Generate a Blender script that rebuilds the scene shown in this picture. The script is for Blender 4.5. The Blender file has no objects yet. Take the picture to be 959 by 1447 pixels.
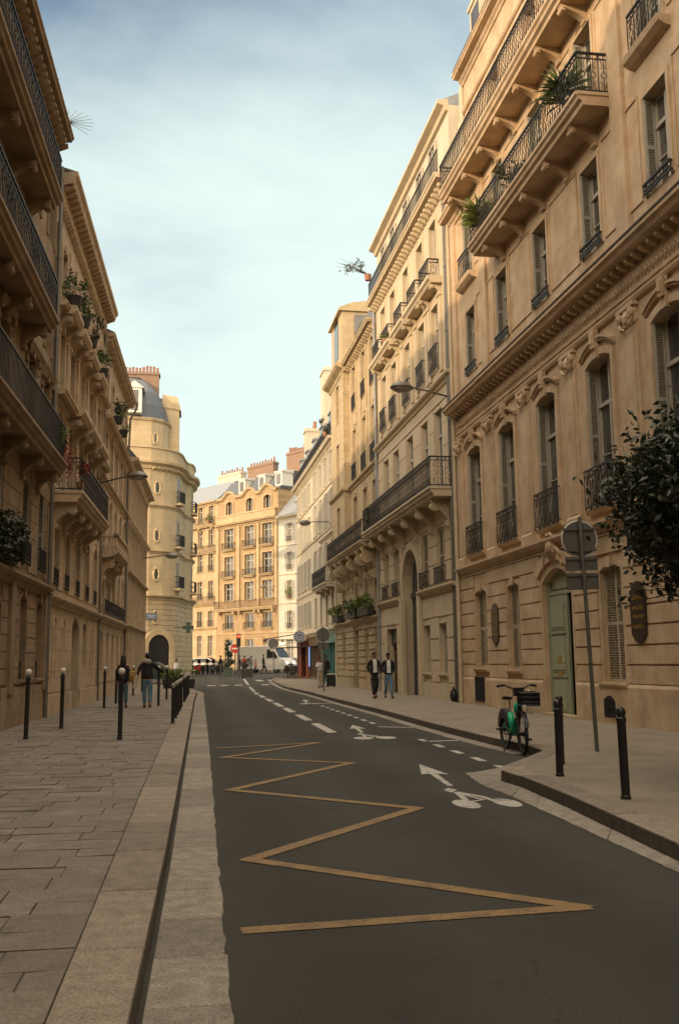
import bpy, bmesh, math, random
from mathutils import Vector, Matrix
R=math.radians
random.seed(11)
C=bpy.context.scene.collection
SC=bpy.context.scene
# ------------------------------------------------------------------ camera
cam_d=bpy.data.cameras.new('camera'); cam=bpy.data.objects.new('camera',cam_d); C.objects.link(cam)
cam_d.sensor_fit='VERTICAL'; cam_d.sensor_height=36.0; cam_d.lens=1400/1447*36
cam_d.clip_start=0.1; cam_d.clip_end=3000
def cam_axes():
    f,cx,cy,hy,vx,roll=1400.,479.5,723.5,937.,272.,.012
    hc=hy-roll*(cx-vx); p=math.atan((hc-cy)*math.cos(roll)/f)
    up=Vector((-math.sin(roll)*math.cos(p),math.cos(roll)*math.cos(p),math.sin(p)))
    d=Vector((vx-cx,-(hy-cy),f)); d=d-up*d.dot(up); Y=d.normalized()
    X=up.cross(Y)
    if X.x<0: X=-X
    return X,Y,up                       # world axes written in camera (right, up, forward)
_X,_Y,_Z=cam_axes()
right=Vector((_X.x,_Y.x,_Z.x)); upv=Vector((_X.y,_Y.y,_Z.y)); fwd=Vector((_X.z,_Y.z,_Z.z))
m=Matrix((right,upv,-fwd)).transposed().to_4x4(); m.translation=Vector((0,0,1.55))
cam.matrix_world=m
SC.camera=cam
# ------------------------------------------------------------------ sky, sun, exposure
SUN_AZ=R(232)      # compass: 0=+Y, clockwise; behind the camera, to the left
SUN_EL=R(12)
sd=Vector((math.sin(SUN_AZ)*math.cos(SUN_EL),math.cos(SUN_AZ)*math.cos(SUN_EL),math.sin(SUN_EL)))
W=bpy.data.worlds.new('World'); SC.world=W; W.use_nodes=True
nt=W.node_tree; nt.nodes.clear()
def N(t,tree=None,**k):
    n=(tree or nt).nodes.new(t)
    for a,b in k.items(): setattr(n,a,b)
    return n
out=N('ShaderNodeOutputWorld'); bg=N('ShaderNodeBackground'); sky=N('ShaderNodeTexSky')
sky.sky_type='NISHITA'; sky.sun_disc=False; sky.sun_elevation=SUN_EL; sky.sun_rotation=SUN_AZ
sky.air_density=1.0; sky.dust_density=1.5; sky.ozone_density=1.5; sky.altitude=50
tc=N('ShaderNodeTexCoord'); sep=N('ShaderNodeSeparateXYZ')
nt.links.new(tc.outputs['Generated'],sep.inputs[0])
zc=N('ShaderNodeMath',operation='MAXIMUM'); zc.inputs[1].default_value=0.06; nt.links.new(sep.outputs['Z'],zc.inputs[0])
za=N('ShaderNodeMath',operation='ADD'); za.inputs[1].default_value=0.12; nt.links.new(zc.outputs[0],za.inputs[0])
dx=N('ShaderNodeMath',operation='DIVIDE'); dy=N('ShaderNodeMath',operation='DIVIDE')
nt.links.new(sep.outputs['X'],dx.inputs[0]); nt.links.new(za.outputs[0],dx.inputs[1])
nt.links.new(sep.outputs['Y'],dy.inputs[0]); nt.links.new(za.outputs[0],dy.inputs[1])
cmb=N('ShaderNodeCombineXYZ'); nt.links.new(dx.outputs[0],cmb.inputs[0]); nt.links.new(dy.outputs[0],cmb.inputs[1])
mp=N('ShaderNodeMapping'); mp.inputs['Scale'].default_value=(0.7,0.8,1); mp.inputs['Rotation'].default_value=(0,0,R(25)); mp.inputs['Location'].default_value=(1.3,0.4,0)
nt.links.new(cmb.outputs[0],mp.inputs[0])
nz=N('ShaderNodeTexNoise'); nz.inputs['Scale'].default_value=1.5; nz.inputs['Detail'].default_value=7; nz.inputs['Roughness'].default_value=.52; nz.inputs['Distortion'].default_value=.35
nt.links.new(mp.outputs[0],nz.inputs['Vector'])
# thicker cloud veil low in the sky, thin overhead
zr=N('ShaderNodeMapRange'); zr.inputs['From Min'].default_value=0.1; zr.inputs['From Max'].default_value=0.75; zr.inputs['To Min'].default_value=0.55; zr.inputs['To Max'].default_value=-0.17
nt.links.new(sep.outputs['Z'],zr.inputs['Value'])
ad=N('ShaderNodeMath',operation='ADD'); nt.links.new(nz.outputs['Fac'],ad.inputs[0]); nt.links.new(zr.outputs[0],ad.inputs[1])
cr=N('ShaderNodeMapRange',interpolation_type='SMOOTHSTEP'); cr.inputs['From Min'].default_value=0.30; cr.inputs['From Max'].default_value=0.84
nt.links.new(ad.outputs[0],cr.inputs['Value'])
# brighter veil towards the sun (forward scatter)
dotn=N('ShaderNodeVectorMath',operation='DOT_PRODUCT'); dotn.inputs[1].default_value=sd; nt.links.new(tc.outputs['Generated'],dotn.inputs[0])
sb=N('ShaderNodeMapRange'); sb.inputs['From Min'].default_value=-0.3; sb.inputs['From Max'].default_value=1.0; sb.inputs['To Min'].default_value=1.0; sb.inputs['To Max'].default_value=3.4
nt.links.new(dotn.outputs['Value'],sb.inputs['Value'])
warm=N('ShaderNodeMix',data_type='RGBA'); warm.inputs['A'].default_value=(4.5,5.3,5.0,1); warm.inputs['B'].default_value=(27,22,16.5,1)
sb.inputs['From Min'].default_value=-0.05; sb.inputs['From Max'].default_value=0.95; sb.inputs['To Min'].default_value=0; sb.inputs['To Max'].default_value=1
nt.links.new(sb.outputs[0],warm.inputs['Factor'])
# high veil overhead
ov=N('ShaderNodeMapRange',interpolation_type='SMOOTHSTEP'); ov.inputs['From Min'].default_value=0.58; ov.inputs['From Max'].default_value=0.9; nt.links.new(sep.outputs['Z'],ov.inputs['Value'])
wo_=N('ShaderNodeMix',data_type='RGBA'); nt.links.new(ov.outputs[0],wo_.inputs['Factor']); nt.links.new(warm.outputs['Result'],wo_.inputs['A']); wo_.inputs['B'].default_value=(16.5,14.6,12,1)
mo=N('ShaderNodeMath',operation='MAXIMUM'); nt.links.new(cr.outputs[0],mo.inputs[0]); nt.links.new(ov.outputs[0],mo.inputs[1])
cv=wo_
mx=N('ShaderNodeMix',data_type='RGBA'); nt.links.new(mo.outputs[0],mx.inputs['Factor'])
nt.links.new(sky.outputs[0],mx.inputs['A']); nt.links.new(cv.outputs['Result'],mx.inputs['B'])
nt.links.new(mx.outputs['Result'],bg.inputs['Color']); bg.inputs["Strength"].default_value=0.13
nt.links.new(bg.outputs[0],out.inputs[0])
sun_d=bpy.data.lights.new('sun','SUN'); sun=bpy.data.objects.new('sun',sun_d); C.objects.link(sun)
sun_d.energy=2.1; sun_d.angle=R(0.6); sun_d.color=(1,.74,.46)
sun.rotation_euler=sd.to_track_quat('Z','Y').to_euler(); sun.location=(-60,-60,60)
SC.view_settings.view_transform='Standard'; SC.view_settings.look='None'; SC.view_settings.gamma=1
SC.view_settings.exposure=0.56
SC.render.engine='CYCLES'
SC.cycles.max_bounces=7; SC.cycles.diffuse_bounces=3; SC.cycles.glossy_bounces=3

# ------------------------------------------------------------------ materials
MATS={}
def mat(name,col,rough=.8,metal=0,noise=0,nscale=3,bump=0,bscale=40,streak=0,brick=None,rand=0,emit=None,spec=.5,col2=None,coat=0,bdist=.01,shade_grime=0,speck=0,sscale=130,tone=False,lanes=False,wear=None):
    m=bpy.data.materials.new(name); m.use_nodes=True; t=m.node_tree; n=t.nodes; L=t.links
    p=n['Principled BSDF']; p.inputs['Roughness'].default_value=rough; p.inputs['Metallic'].default_value=metal
    p.inputs['Specular IOR Level'].default_value=spec
    if coat: p.inputs['Coat Weight'].default_value=coat
    geo=n.new('ShaderNodeNewGeometry')
    rgb=n.new('ShaderNodeRGB'); rgb.outputs[0].default_value=(*col,1); cur=rgb.outputs[0]
    def mul(a,fac):
        x=n.new('ShaderNodeVectorMath'); x.operation='SCALE'; L.new(a,x.inputs[0]); L.new(fac,x.inputs['Scale']); return x.outputs[0]
    if col2:
        nn=n.new('ShaderNodeTexNoise'); nn.inputs['Scale'].default_value=nscale*.7; nn.inputs['Detail'].default_value=6; nn.inputs['Roughness'].default_value=.62; L.new(geo.outputs['Position'],nn.inputs['Vector'])
        mr=n.new('ShaderNodeMapRange'); mr.inputs['From Min'].default_value=.38; mr.inputs['From Max'].default_value=.64; L.new(nn.outputs['Fac'],mr.inputs['Value'])
        mxx=n.new('ShaderNodeMix'); mxx.data_type='RGBA'; L.new(mr.outputs[0],mxx.inputs['Factor']); L.new(cur,mxx.inputs['A']); mxx.inputs['B'].default_value=(*col2,1); cur=mxx.outputs['Result']
    if noise:
        nn=n.new('ShaderNodeTexNoise'); nn.inputs['Scale'].default_value=nscale; nn.inputs['Detail'].default_value=8; nn.inputs['Roughness'].default_value=.65
        L.new(geo.outputs['Position'],nn.inputs['Vector'])
        mr=n.new('ShaderNodeMapRange'); mr.inputs['From Min'].default_value=.3; mr.inputs['From Max'].default_value=.7; mr.inputs['To Min'].default_value=1-noise; mr.inputs['To Max'].default_value=1+noise
        L.new(nn.outputs['Fac'],mr.inputs['Value']); cur=mul(cur,mr.outputs[0])
    if tone:
        at=n.new('ShaderNodeAttribute'); at.attribute_name='tone'; cur=mul(cur,at.outputs['Fac'])
    if lanes:
        sx_=n.new('ShaderNodeSeparateXYZ'); L.new(geo.outputs['Position'],sx_.inputs[0])
        nd=n.new('ShaderNodeTexNoise'); nd.inputs['Scale'].default_value=.35; nd.inputs['Detail'].default_value=3; L.new(geo.outputs['Position'],nd.inputs['Vector'])
        a1=n.new('ShaderNodeMath'); a1.operation='MULTIPLY_ADD'; a1.inputs[1].default_value=1.1; L.new(nd.outputs['Fac'],a1.inputs[0]); L.new(sx_.outputs['X'],a1.inputs[2])
        a2=n.new('ShaderNodeMath'); a2.operation='MULTIPLY'; a2.inputs[1].default_value=3.7; L.new(a1.outputs[0],a2.inputs[0])
        a3=n.new('ShaderNodeMath'); a3.operation='SINE'; L.new(a2.outputs[0],a3.inputs[0])
        mr=n.new('ShaderNodeMapRange'); mr.inputs['From Min'].default_value=-1; mr.inputs['To Min'].default_value=.86; mr.inputs['To Max'].default_value=1.16; L.new(a3.outputs[0],mr.inputs['Value']); cur=mul(cur,mr.outputs[0])
        st=n.new('ShaderNodeTexNoise'); st.inputs['Scale'].default_value=1.9; st.inputs['Detail'].default_value=5; st.inputs['Roughness'].default_value=.7; L.new(geo.outputs['Position'],st.inputs['Vector'])
        mr=n.new('ShaderNodeMapRange'); mr.inputs['From Min'].default_value=.60; mr.inputs['From Max'].default_value=.70; mr.inputs['To Min'].default_value=1; mr.inputs['To Max'].default_value=.66; L.new(st.outputs['Fac'],mr.inputs['Value']); cur=mul(cur,mr.outputs[0])
        vo=n.new('ShaderNodeTexVoronoi'); vo.feature='DISTANCE_TO_EDGE'; vo.inputs['Scale'].default_value=.42
        wv=n.new('ShaderNodeTexNoise'); wv.inputs['Scale'].default_value=3; wv.inputs['Detail'].default_value=4; L.new(geo.outputs['Position'],wv.inputs['Vector'])
        va=n.new('ShaderNodeVectorMath'); va.operation='MULTIPLY_ADD'; va.inputs[1].default_value=(.5,.5,.5); L.new(wv.outputs['Color'],va.inputs[0]); L.new(geo.outputs['Position'],va.inputs[2]); L.new(va.outputs[0],vo.inputs['Vector'])
        mr=n.new('ShaderNodeMapRange'); mr.inputs['From Min'].default_value=.0015; mr.inputs['From Max'].default_value=.006; mr.inputs['To Min'].default_value=.8; mr.inputs['To Max'].default_value=1; L.new(vo.outputs['Distance'],mr.inputs['Value']); cur=mul(cur,mr.outputs[0])
    if wear:
        for sc_,f0,f1 in ((4.5,.50,.70),(48,.53,.61)):
            wn=n.new('ShaderNodeTexNoise'); wn.inputs['Scale'].default_value=sc_; wn.inputs['Detail'].default_value=5; wn.inputs['Roughness'].default_value=.7; L.new(geo.outputs['Position'],wn.inputs['Vector'])
            mr=n.new('ShaderNodeMapRange'); mr.inputs['From Min'].default_value=f0; mr.inputs['From Max'].default_value=f1; mr.inputs['To Max'].default_value=.85; L.new(wn.outputs['Fac'],mr.inputs['Value'])
            mxx=n.new('ShaderNodeMix'); mxx.data_type='RGBA'; L.new(mr.outputs[0],mxx.inputs['Factor']); L.new(cur,mxx.inputs['A']); mxx.inputs['B'].default_value=(*wear,1); cur=mxx.outputs['Result']
    if speck:
        nn=n.new('ShaderNodeTexNoise'); nn.inputs['Scale'].default_value=sscale; nn.inputs['Detail'].default_value=3; L.new(geo.outputs['Position'],nn.inputs['Vector'])
        mr=n.new('ShaderNodeMapRange'); mr.inputs['From Min'].default_value=.33; mr.inputs['From Max'].default_value=.67; mr.inputs['To Min'].default_value=1-speck; mr.inputs['To Max'].default_value=1+speck; L.new(nn.outputs['Fac'],mr.inputs['Value']); cur=mul(cur,mr.outputs[0])
    if streak:
        mpp=n.new('ShaderNodeMapping'); mpp.inputs['Scale'].default_value=(1.1,1.1,.3); L.new(geo.outputs['Position'],mpp.inputs[0])
        nn=n.new('ShaderNodeTexNoise'); nn.inputs['Scale'].default_value=1.3; nn.inputs['Detail'].default_value=5; L.new(mpp.outputs[0],nn.inputs['Vector'])
        mr=n.new('ShaderNodeMapRange'); mr.inputs['From Min'].default_value=.42; mr.inputs['From Max'].default_value=.8; mr.inputs['To Min'].default_value=1.03; mr.inputs['To Max'].default_value=1-streak*.9
        L.new(nn.outputs['Fac'],mr.inputs['Value']); cur=mul(cur,mr.outputs[0])
    if brick:
        bw,bh,dark=brick
        tcn=n.new('ShaderNodeTexCoord'); s=n.new('ShaderNodeSeparateXYZ'); c=n.new('ShaderNodeCombineXYZ')
        L.new(tcn.outputs['Object'],s.inputs[0]); L.new(s.outputs['X'],c.inputs[0]); L.new(s.outputs['Z'],c.inputs[1])
        bt=n.new('ShaderNodeTexBrick'); bt.inputs['Scale'].default_value=1; bt.inputs['Brick Width'].default_value=bw; bt.inputs['Row Height'].default_value=bh
        bt.inputs['Mortar Size'].default_value=.008; bt.inputs['Mortar Smooth'].default_value=.3
        bt.inputs['Color1'].default_value=(1,1,1,1); bt.inputs['Color2'].default_value=(.88,.88,.88,1); bt.inputs['Mortar'].default_value=(dark,dark,dark,1)
        L.new(c.outputs[0],bt.inputs['Vector'])
        x=n.new('ShaderNodeVectorMath'); x.operation='MULTIPLY'; L.new(cur,x.inputs[0]); L.new(bt.outputs['Color'],x.inputs[1]); cur=x.outputs[0]
    if rand:
        oi=n.new('ShaderNodeObjectInfo'); mr=n.new('ShaderNodeMapRange'); mr.inputs['To Min'].default_value=1-rand; mr.inputs['To Max'].default_value=1+rand
        L.new(oi.outputs['Random'],mr.inputs['Value']); cur=mul(cur,mr.outputs[0])
    L.new(cur,p.inputs['Base Color'])
    if shade_grime:  # upright faces coloured darker: painted-in kerb shade plus tyre grime
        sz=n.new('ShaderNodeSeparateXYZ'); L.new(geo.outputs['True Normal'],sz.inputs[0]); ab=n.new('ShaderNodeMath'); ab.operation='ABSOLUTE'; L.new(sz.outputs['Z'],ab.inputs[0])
        mr=n.new('ShaderNodeMapRange'); mr.inputs['From Min'].default_value=.3; mr.inputs['From Max'].default_value=.8; mr.inputs['To Min'].default_value=1-shade_grime; mr.inputs['To Max'].default_value=1; L.new(ab.outputs[0],mr.inputs['Value'])
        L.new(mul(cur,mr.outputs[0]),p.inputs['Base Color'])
    if bump:
        nn=n.new('ShaderNodeTexNoise'); nn.inputs['Scale'].default_value=bscale; nn.inputs['Detail'].default_value=6; nn.inputs['Roughness'].default_value=.7
        L.new(geo.outputs['Position'],nn.inputs['Vector'])
        b=n.new('ShaderNodeBump'); b.inputs['Strength'].default_value=bump; b.inputs['Distance'].default_value=bdist; L.new(nn.outputs['Fac'],b.inputs['Height']); L.new(b.outputs[0],p.inputs['Normal'])
    if emit:
        p.inputs['Emission Color'].default_value=(*emit[0],1); p.inputs['Emission Strength'].default_value=emit[1]
    MATS[name]=m; return m
stoneA=mat('stone ochre',(.55,.41,.265),.9,noise=.13,nscale=2.2,bump=.5,bscale=30,streak=.22,col2=(.46,.32,.185))
stoneAw=mat('stone ochre ashlar',(.46,.30,.155),.9,noise=.12,nscale=1.8,bump=.5,bscale=30,streak=.2,brick=(.95,.43,.72),col2=(.40,.255,.125))
stoneB=mat('stone cream render',(.52,.42,.28),.88,noise=.08,nscale=1.6,bump=.35,bscale=36,streak=.16)
stoneC=mat('stone honey',(.45,.345,.205),.9,noise=.14,nscale=2.4,bump=.5,bscale=30,streak=.2,brick=(.9,.38,.66))
stoneD=mat('plaster pale',(.52,.45,.33),.88,noise=.08,nscale=1.5,bump=.3,bscale=30,streak=.16)
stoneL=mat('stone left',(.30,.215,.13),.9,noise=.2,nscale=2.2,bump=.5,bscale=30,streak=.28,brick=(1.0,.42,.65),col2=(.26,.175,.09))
stoneL2=mat('stone left pale',(.49,.37,.245),.9,noise=.14,nscale=2.0,bump=.5,bscale=30,streak=.24,brick=(1.0,.4,.75))
stoneT=mat('stone tower',(.52,.40,.24),.9,noise=.1,nscale=1.4,bump=.4,bscale=20,streak=.15,brick=(1.0,.42,.8))
stoneF=mat('stone far',(.46,.335,.19),.9,noise=.12,nscale=1.2,bump=.4,bscale=20,streak=.15,brick=(.9,.4,.75))
lead=mat('lead capping',(.075,.06,.045),.9,noise=.2,nscale=5)
slate=mat('slate',(.115,.125,.135),.55,noise=.15,nscale=6,brick=(.25,.12,.7))
zinc=mat('zinc',(.24,.255,.265),.5,noise=.1,nscale=4)
brickm=mat('chimney brick',(.26,.17,.115),.9,noise=.2,nscale=5,brick=(.22,.07,.7))
terra=mat('terracotta',(.28,.135,.08),.85,noise=.15,nscale=8)
iron=mat('wrought iron',(.022,.02,.018),.55,metal=.2,noise=.2,nscale=12)
glass=mat('window pane',(.07,.065,.055),.05,rand=.85,spec=.9,noise=.45,nscale=1.1)
framew=mat('window frame paint',(.42,.38,.30),.6,noise=.08,nscale=6)
shutg=mat('shutter grey paint',(.36,.34,.27),.65,noise=.1,nscale=8)
shutw=mat('shutter pale paint',(.52,.50,.43),.6,noise=.1,nscale=8)
shutclosed=mat('shutter cream paint',(.40,.33,.22),.65,noise=.12,nscale=7)
doorgreen=mat('door green paint',(.30,.32,.21),.55,noise=.1,nscale=6)
doorblue=mat('door slate blue paint',(.04,.05,.048),.5,noise=.15,nscale=6)
doorwood=mat('door brown wood',(.13,.08,.04),.6,noise=.25,nscale=6)
dark=mat('dark interior',(.012,.010,.008),.8)
asphalt=mat('asphalt',(.037,.034,.027),.9,noise=.13,nscale=.5,bump=.9,bscale=90,col2=(.047,.043,.034),spec=.35,bdist=.006,speck=.38,sscale=95,lanes=True)
ypaint=mat('yellow paint',(.25,.15,.052),.75,wear=(.055,.047,.036),noise=.15,nscale=26,bump=.4,bscale=90)
wpaint=mat('white paint',(.47,.44,.38),.75,wear=(.06,.052,.042),noise=.12,nscale=24,bump=.4,bscale=90)
granite=mat('granite kerb',(.25,.20,.145),.85,noise=.2,nscale=9,bump=.6,bscale=60,col2=(.19,.155,.115),bdist=.006,shade_grime=.62,speck=.3,sscale=70,tone=True)
granite2=mat('granite gutter',(.26,.225,.175),.85,noise=.2,nscale=9,bump=.6,bscale=60,col2=(.19,.165,.125),bdist=.008,speck=.3,sscale=60,tone=True)
paver=mat('paving slabs',(.19,.16,.125),.85,noise=.22,nscale=4,bump=.7,bscale=40,col2=(.16,.13,.095),speck=.22,sscale=60,tone=True)
joint=mat('paving joints',(.075,.062,.048),.95,noise=.2,nscale=8)
walkR=mat('pavement bitumen',(.25,.20,.145),.9,noise=.14,nscale=1.6,bump=.9,bscale=80,col2=(.20,.165,.12),bdist=.006,speck=.25,sscale=90)
steel=mat('galvanised steel',(.20,.20,.18),.45,metal=.7,noise=.15,nscale=10)
signback=mat('sign back grey',(.17,.165,.145),.5,metal=.5,noise=.1,nscale=8)
rimw=mat('sign rim white',(.6,.58,.53),.4)
blackp=mat('black paint',(.014,.013,.013),.45,noise=.2,nscale=20)
whitep=mat('white paint gloss',(.62,.58,.5),.4,noise=.08,nscale=20)
gold=mat('gilt lettering',(.42,.27,.07),.4,metal=.4)
plaqm=mat('plaque black',(.02,.013,.011),.3)
leafd=mat('leaf dark green',(.024,.034,.011),.5,noise=.35,nscale=6,spec=.5)
leafm=mat('leaf green',(.07,.105,.025),.55,noise=.4,nscale=9)
leafy=mat('leaf yellow green',(.13,.16,.035),.55,noise=.35,nscale=9)
leafr=mat('leaf red',(.28,.05,.03),.6,noise=.4,nscale=9)
bark=mat('bark',(.07,.048,.03),.9,noise=.3,nscale=12,bump=.6)
rubber=mat('rubber',(.018,.018,.018),.7)
bikeg=mat('bike green paint',(.015,.42,.20),.35,noise=.05,nscale=8)
skin=mat('skin',(.33,.16,.09),.55)
skin2=mat('skin deep',(.16,.075,.04),.55)
def cloth(n,c): return mat(n,c,.9,noise=.15,nscale=18)
c_black=cloth('cloth black',(.014,.013,.014)); c_navy=cloth('cloth navy',(.012,.014,.022)); c_jean=cloth('denim',(.10,.19,.25)); c_white=cloth('cloth white',(.62,.6,.56))
c_cream=cloth('cloth cream',(.46,.37,.26)); c_must=cloth('cloth mustard',(.30,.19,.05)); c_grey=cloth('cloth grey',(.3,.29,.27)); c_pink=cloth('cloth pink',(.55,.25,.17)); c_red=cloth('cloth red',(.45,.04,.03))
hairm=mat('hair dark',(.012,.009,.008),.6,noise=.2,nscale=30); hairb=mat('hair brown',(.05,.025,.014),.6)
shoe=mat('shoe leather',(.03,.022,.018),.5)
vanw=mat('van white paint',(.68,.65,.58),.3,coat=.5)
carg=mat('car dark green paint',(.02,.045,.035),.3,coat=.6)
carw=mat('car pale paint',(.5,.47,.4),.3,coat=.6)
vglass=mat('vehicle glass',(.02,.022,.024),.05)
redl=mat('lit red lamp',(.5,.02,.01),.4,emit=((1,.05,.02),3.0))
redp=mat('red paint',(.42,.03,.015),.45)
warml=mat('lit warm lamp',(.8,.4,.2),.4,emit=((1,.38,.16),9.0))
headl=mat('lit headlamp',(.8,.6,.4),.3,emit=((1,.5,.28),3.0))
teal=mat('teal shop paint',(.07,.19,.155),.5,noise=.14,nscale=5)
brownred=mat('red brown shopfront paint',(.30,.085,.04),.6,noise=.15,nscale=4)
awnm=mat('awning cloth',(.50,.44,.34),.85,noise=.1,nscale=4); awnr=mat('awning dark red cloth',(.10,.025,.015),.85)
bluep=mat('blue sign face',(.15,.19,.26),.4); cyan=mat('lit blue window',(.2,.35,.6),.4,emit=((.3,.5,1),.8))
greencross=mat('green cross face',(.012,.03,.02),.5)
potblack=mat('planter black',(.02,.019,.018),.6); potgreen=mat('planter dark green',(.03,.05,.035),.6)
lampglass=mat('lamp diffuser glass',(.30,.28,.24),.25); lampgrey=mat('lamp grey metal',(.16,.145,.12),.5,metal=.3)
alum=mat('aluminium',(.45,.44,.4),.35,metal=.9); plasticg=mat('grey plastic',(.05,.05,.05),.5)

# ------------------------------------------------------------------ mesh builder
class MB:
    def __init__(s): s.v=[]; s.f=[]; s.marks=[]; s.tone=None; s.tones=[]
    def mark(s): s.marks.append((len(s.v),len(s.f)))
    def pieces(s):
        if not s.marks: return [s]
        o=[]; mk=s.marks+[(len(s.v),len(s.f))]
        for (a,fa),(c,fc) in zip(mk,mk[1:]):
            if c>a: q=MB(); q.v=s.v[a:c]; q.f=[tuple(i-a for i in f) for f in s.f[fa:fc]]; o.append(q)
        return o
    def add(s,vs,fs):
        o=len(s.v); s.v+=[tuple(p) for p in vs]; s.f+=[tuple(i+o for i in f) for f in fs]
        if s.tone is not None: s.tones+=[s.tone]*len(fs)
    def box(s,x0,x1,y0,y1,z0,z1):
        if x0>x1:x0,x1=x1,x0
        if y0>y1:y0,y1=y1,y0
        s.add([(x0,y0,z0),(x1,y0,z0),(x1,y1,z0),(x0,y1,z0),(x0,y0,z1),(x1,y0,z1),(x1,y1,z1),(x0,y1,z1)],
              [(0,3,2,1),(4,5,6,7),(0,1,5,4),(1,2,6,5),(2,3,7,6),(3,0,4,7)])
    def quad(s,a,b,c,d): s.add([a,b,c,d],[(0,1,2,3)])
    def prism(s,poly,x0,x1):          # poly in (y,z), extruded along x
        n=len(poly); vs=[(x0,y,z) for y,z in poly]+[(x1,y,z) for y,z in poly]
        fs=[(i,(i+1)%n,n+(i+1)%n,n+i) for i in range(n)]+[tuple(range(n))[::-1],tuple(range(n,2*n))]
        s.add(vs,fs)
    def xprism(s,poly,y0,y1):         # poly in (x,z), extruded along y
        n=len(poly); vs=[(x,y0,z) for x,z in poly]+[(x,y1,z) for x,z in poly]
        fs=[(i,(i+1)%n,n+(i+1)%n,n+i) for i in range(n)]+[tuple(range(n))[::-1],tuple(range(n,2*n))]
        s.add(vs,fs)
    def zprism(s,poly,z0,z1):
        n=len(poly); vs=[(x,y,z0) for x,y in poly]+[(x,y,z1) for x,y in poly]
        fs=[(i,(i+1)%n,n+(i+1)%n,n+i) for i in range(n)]+[tuple(range(n))[::-1],tuple(range(n,2*n))]
        s.add(vs,fs)
    def tube(s,pts,r,n=5,r2=None,caps=True):
        pts=[Vector(p) for p in pts]; k=len(pts); rings=[]
        for i,p in enumerate(pts):
            t=(pts[min(i+1,k-1)]-pts[max(i-1,0)])
            if t.length<1e-9: t=Vector((0,0,1))
            t.normalize(); a=Vector((0,0,1)) if abs(t.z)<.9 else Vector((1,0,0))
            u=t.cross(a).normalized(); w=t.cross(u)
            rr=r if r2 is None else r+(r2-r)*i/(k-1)
            rings.append([p+(u*math.cos(2*math.pi*j/n)+w*math.sin(2*math.pi*j/n))*rr for j in range(n)])
        vs=[q for g in rings for q in g]; fs=[]
        for i in range(k-1):
            for j in range(n): fs.append((i*n+j,i*n+(j+1)%n,(i+1)*n+(j+1)%n,(i+1)*n+j))
        if caps: fs+=[tuple(range(n))[::-1],tuple(range((k-1)*n,k*n))]
        s.add(vs,fs)
    def lathe(s,prof,c=(0,0,0),n=16):  # prof: (r,z)
        vs=[(c[0]+r*math.cos(2*math.pi*j/n),c[1]+r*math.sin(2*math.pi*j/n),c[2]+z) for r,z in prof for j in range(n)]
        fs=[(i*n+j,i*n+(j+1)%n,(i+1)*n+(j+1)%n,(i+1)*n+j) for i in range(len(prof)-1) for j in range(n)]
        s.add(vs,fs+[tuple(range(n))[::-1],tuple(range((len(prof)-1)*n,len(prof)*n))])
    def disc(s,c,axis,r,t,n=20):        # short cylinder along axis
        a=Vector(axis).normalized(); c=Vector(c); s.tube([c-a*t/2,c+a*t/2],r,n)
    def ring(s,c,r,w,axis='y',n=12,k=4):
        pts=[]
        for i in range(n+1):
            a=2*math.pi*i/n
            pts.append((c[0]+r*math.cos(a),c[1],c[2]+r*math.sin(a)) if axis=='y' else (c[0],c[1]+r*math.cos(a),c[2]+r*math.sin(a)) if axis=='x' else (c[0]+r*math.cos(a),c[1]+r*math.sin(a),c[2]))
        s.tube(pts,w,k,caps=False)
    def mesh(s,name,mt,smooth=False,sgn=1,ref=0):
        me=bpy.data.meshes.new(name)
        me.from_pydata([(sgn*(x-ref),y,z) for x,y,z in s.v],[],s.f); me.update()
        if mt: me.materials.append(mt)
        if s.tones and len(s.tones)==len(me.polygons): me.attributes.new('tone','FLOAT','FACE').data.foreach_set('value',s.tones)
        if smooth: me.shade_smooth()
        return me
    def build(s,name,mt,parent=None,smooth=False,sgn=1,ref=0,kind=None,loc=None):
        o=bpy.data.objects.new(name,s.mesh(name,mt,smooth,sgn,ref)); C.objects.link(o)
        if parent: o.parent=parent
        if kind: o['kind']=kind
        if loc: o.location=loc
        return o
def tag(o,label,cat,group=None,kind=None):
    o['label']=label; o['category']=cat
    if group: o['group']=group
    if kind: o['kind']=kind
    return o
def thing(name,label,cat,loc=(0,0,0),rz=0,group=None):
    o=bpy.data.objects.new(name,None); C.objects.link(o); o.empty_display_size=.2
    o.location=loc; o.rotation_euler=(0,0,rz); return tag(o,label,cat,group)
def inst(name,me,parent,loc=(0,0,0),rz=0,sc=None):
    o=bpy.data.objects.new(name,me); C.objects.link(o); o.parent=parent; o.location=loc; o.rotation_euler=(0,0,rz)
    if sc: o.scale=sc
    return o
def copy_tree(o,parent=None):
    c=o.copy(); C.objects.link(c); c.parent=parent
    for ch in list(o.children): copy_tree(ch,c)
    return c
def gz(y):
    return 0 if y<56 else .013*(y-56)*min(1,(y-56)/8)
def RX(s): return 9.375-.0133*s
def LX(s): return -4.73+.0242*s

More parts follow.
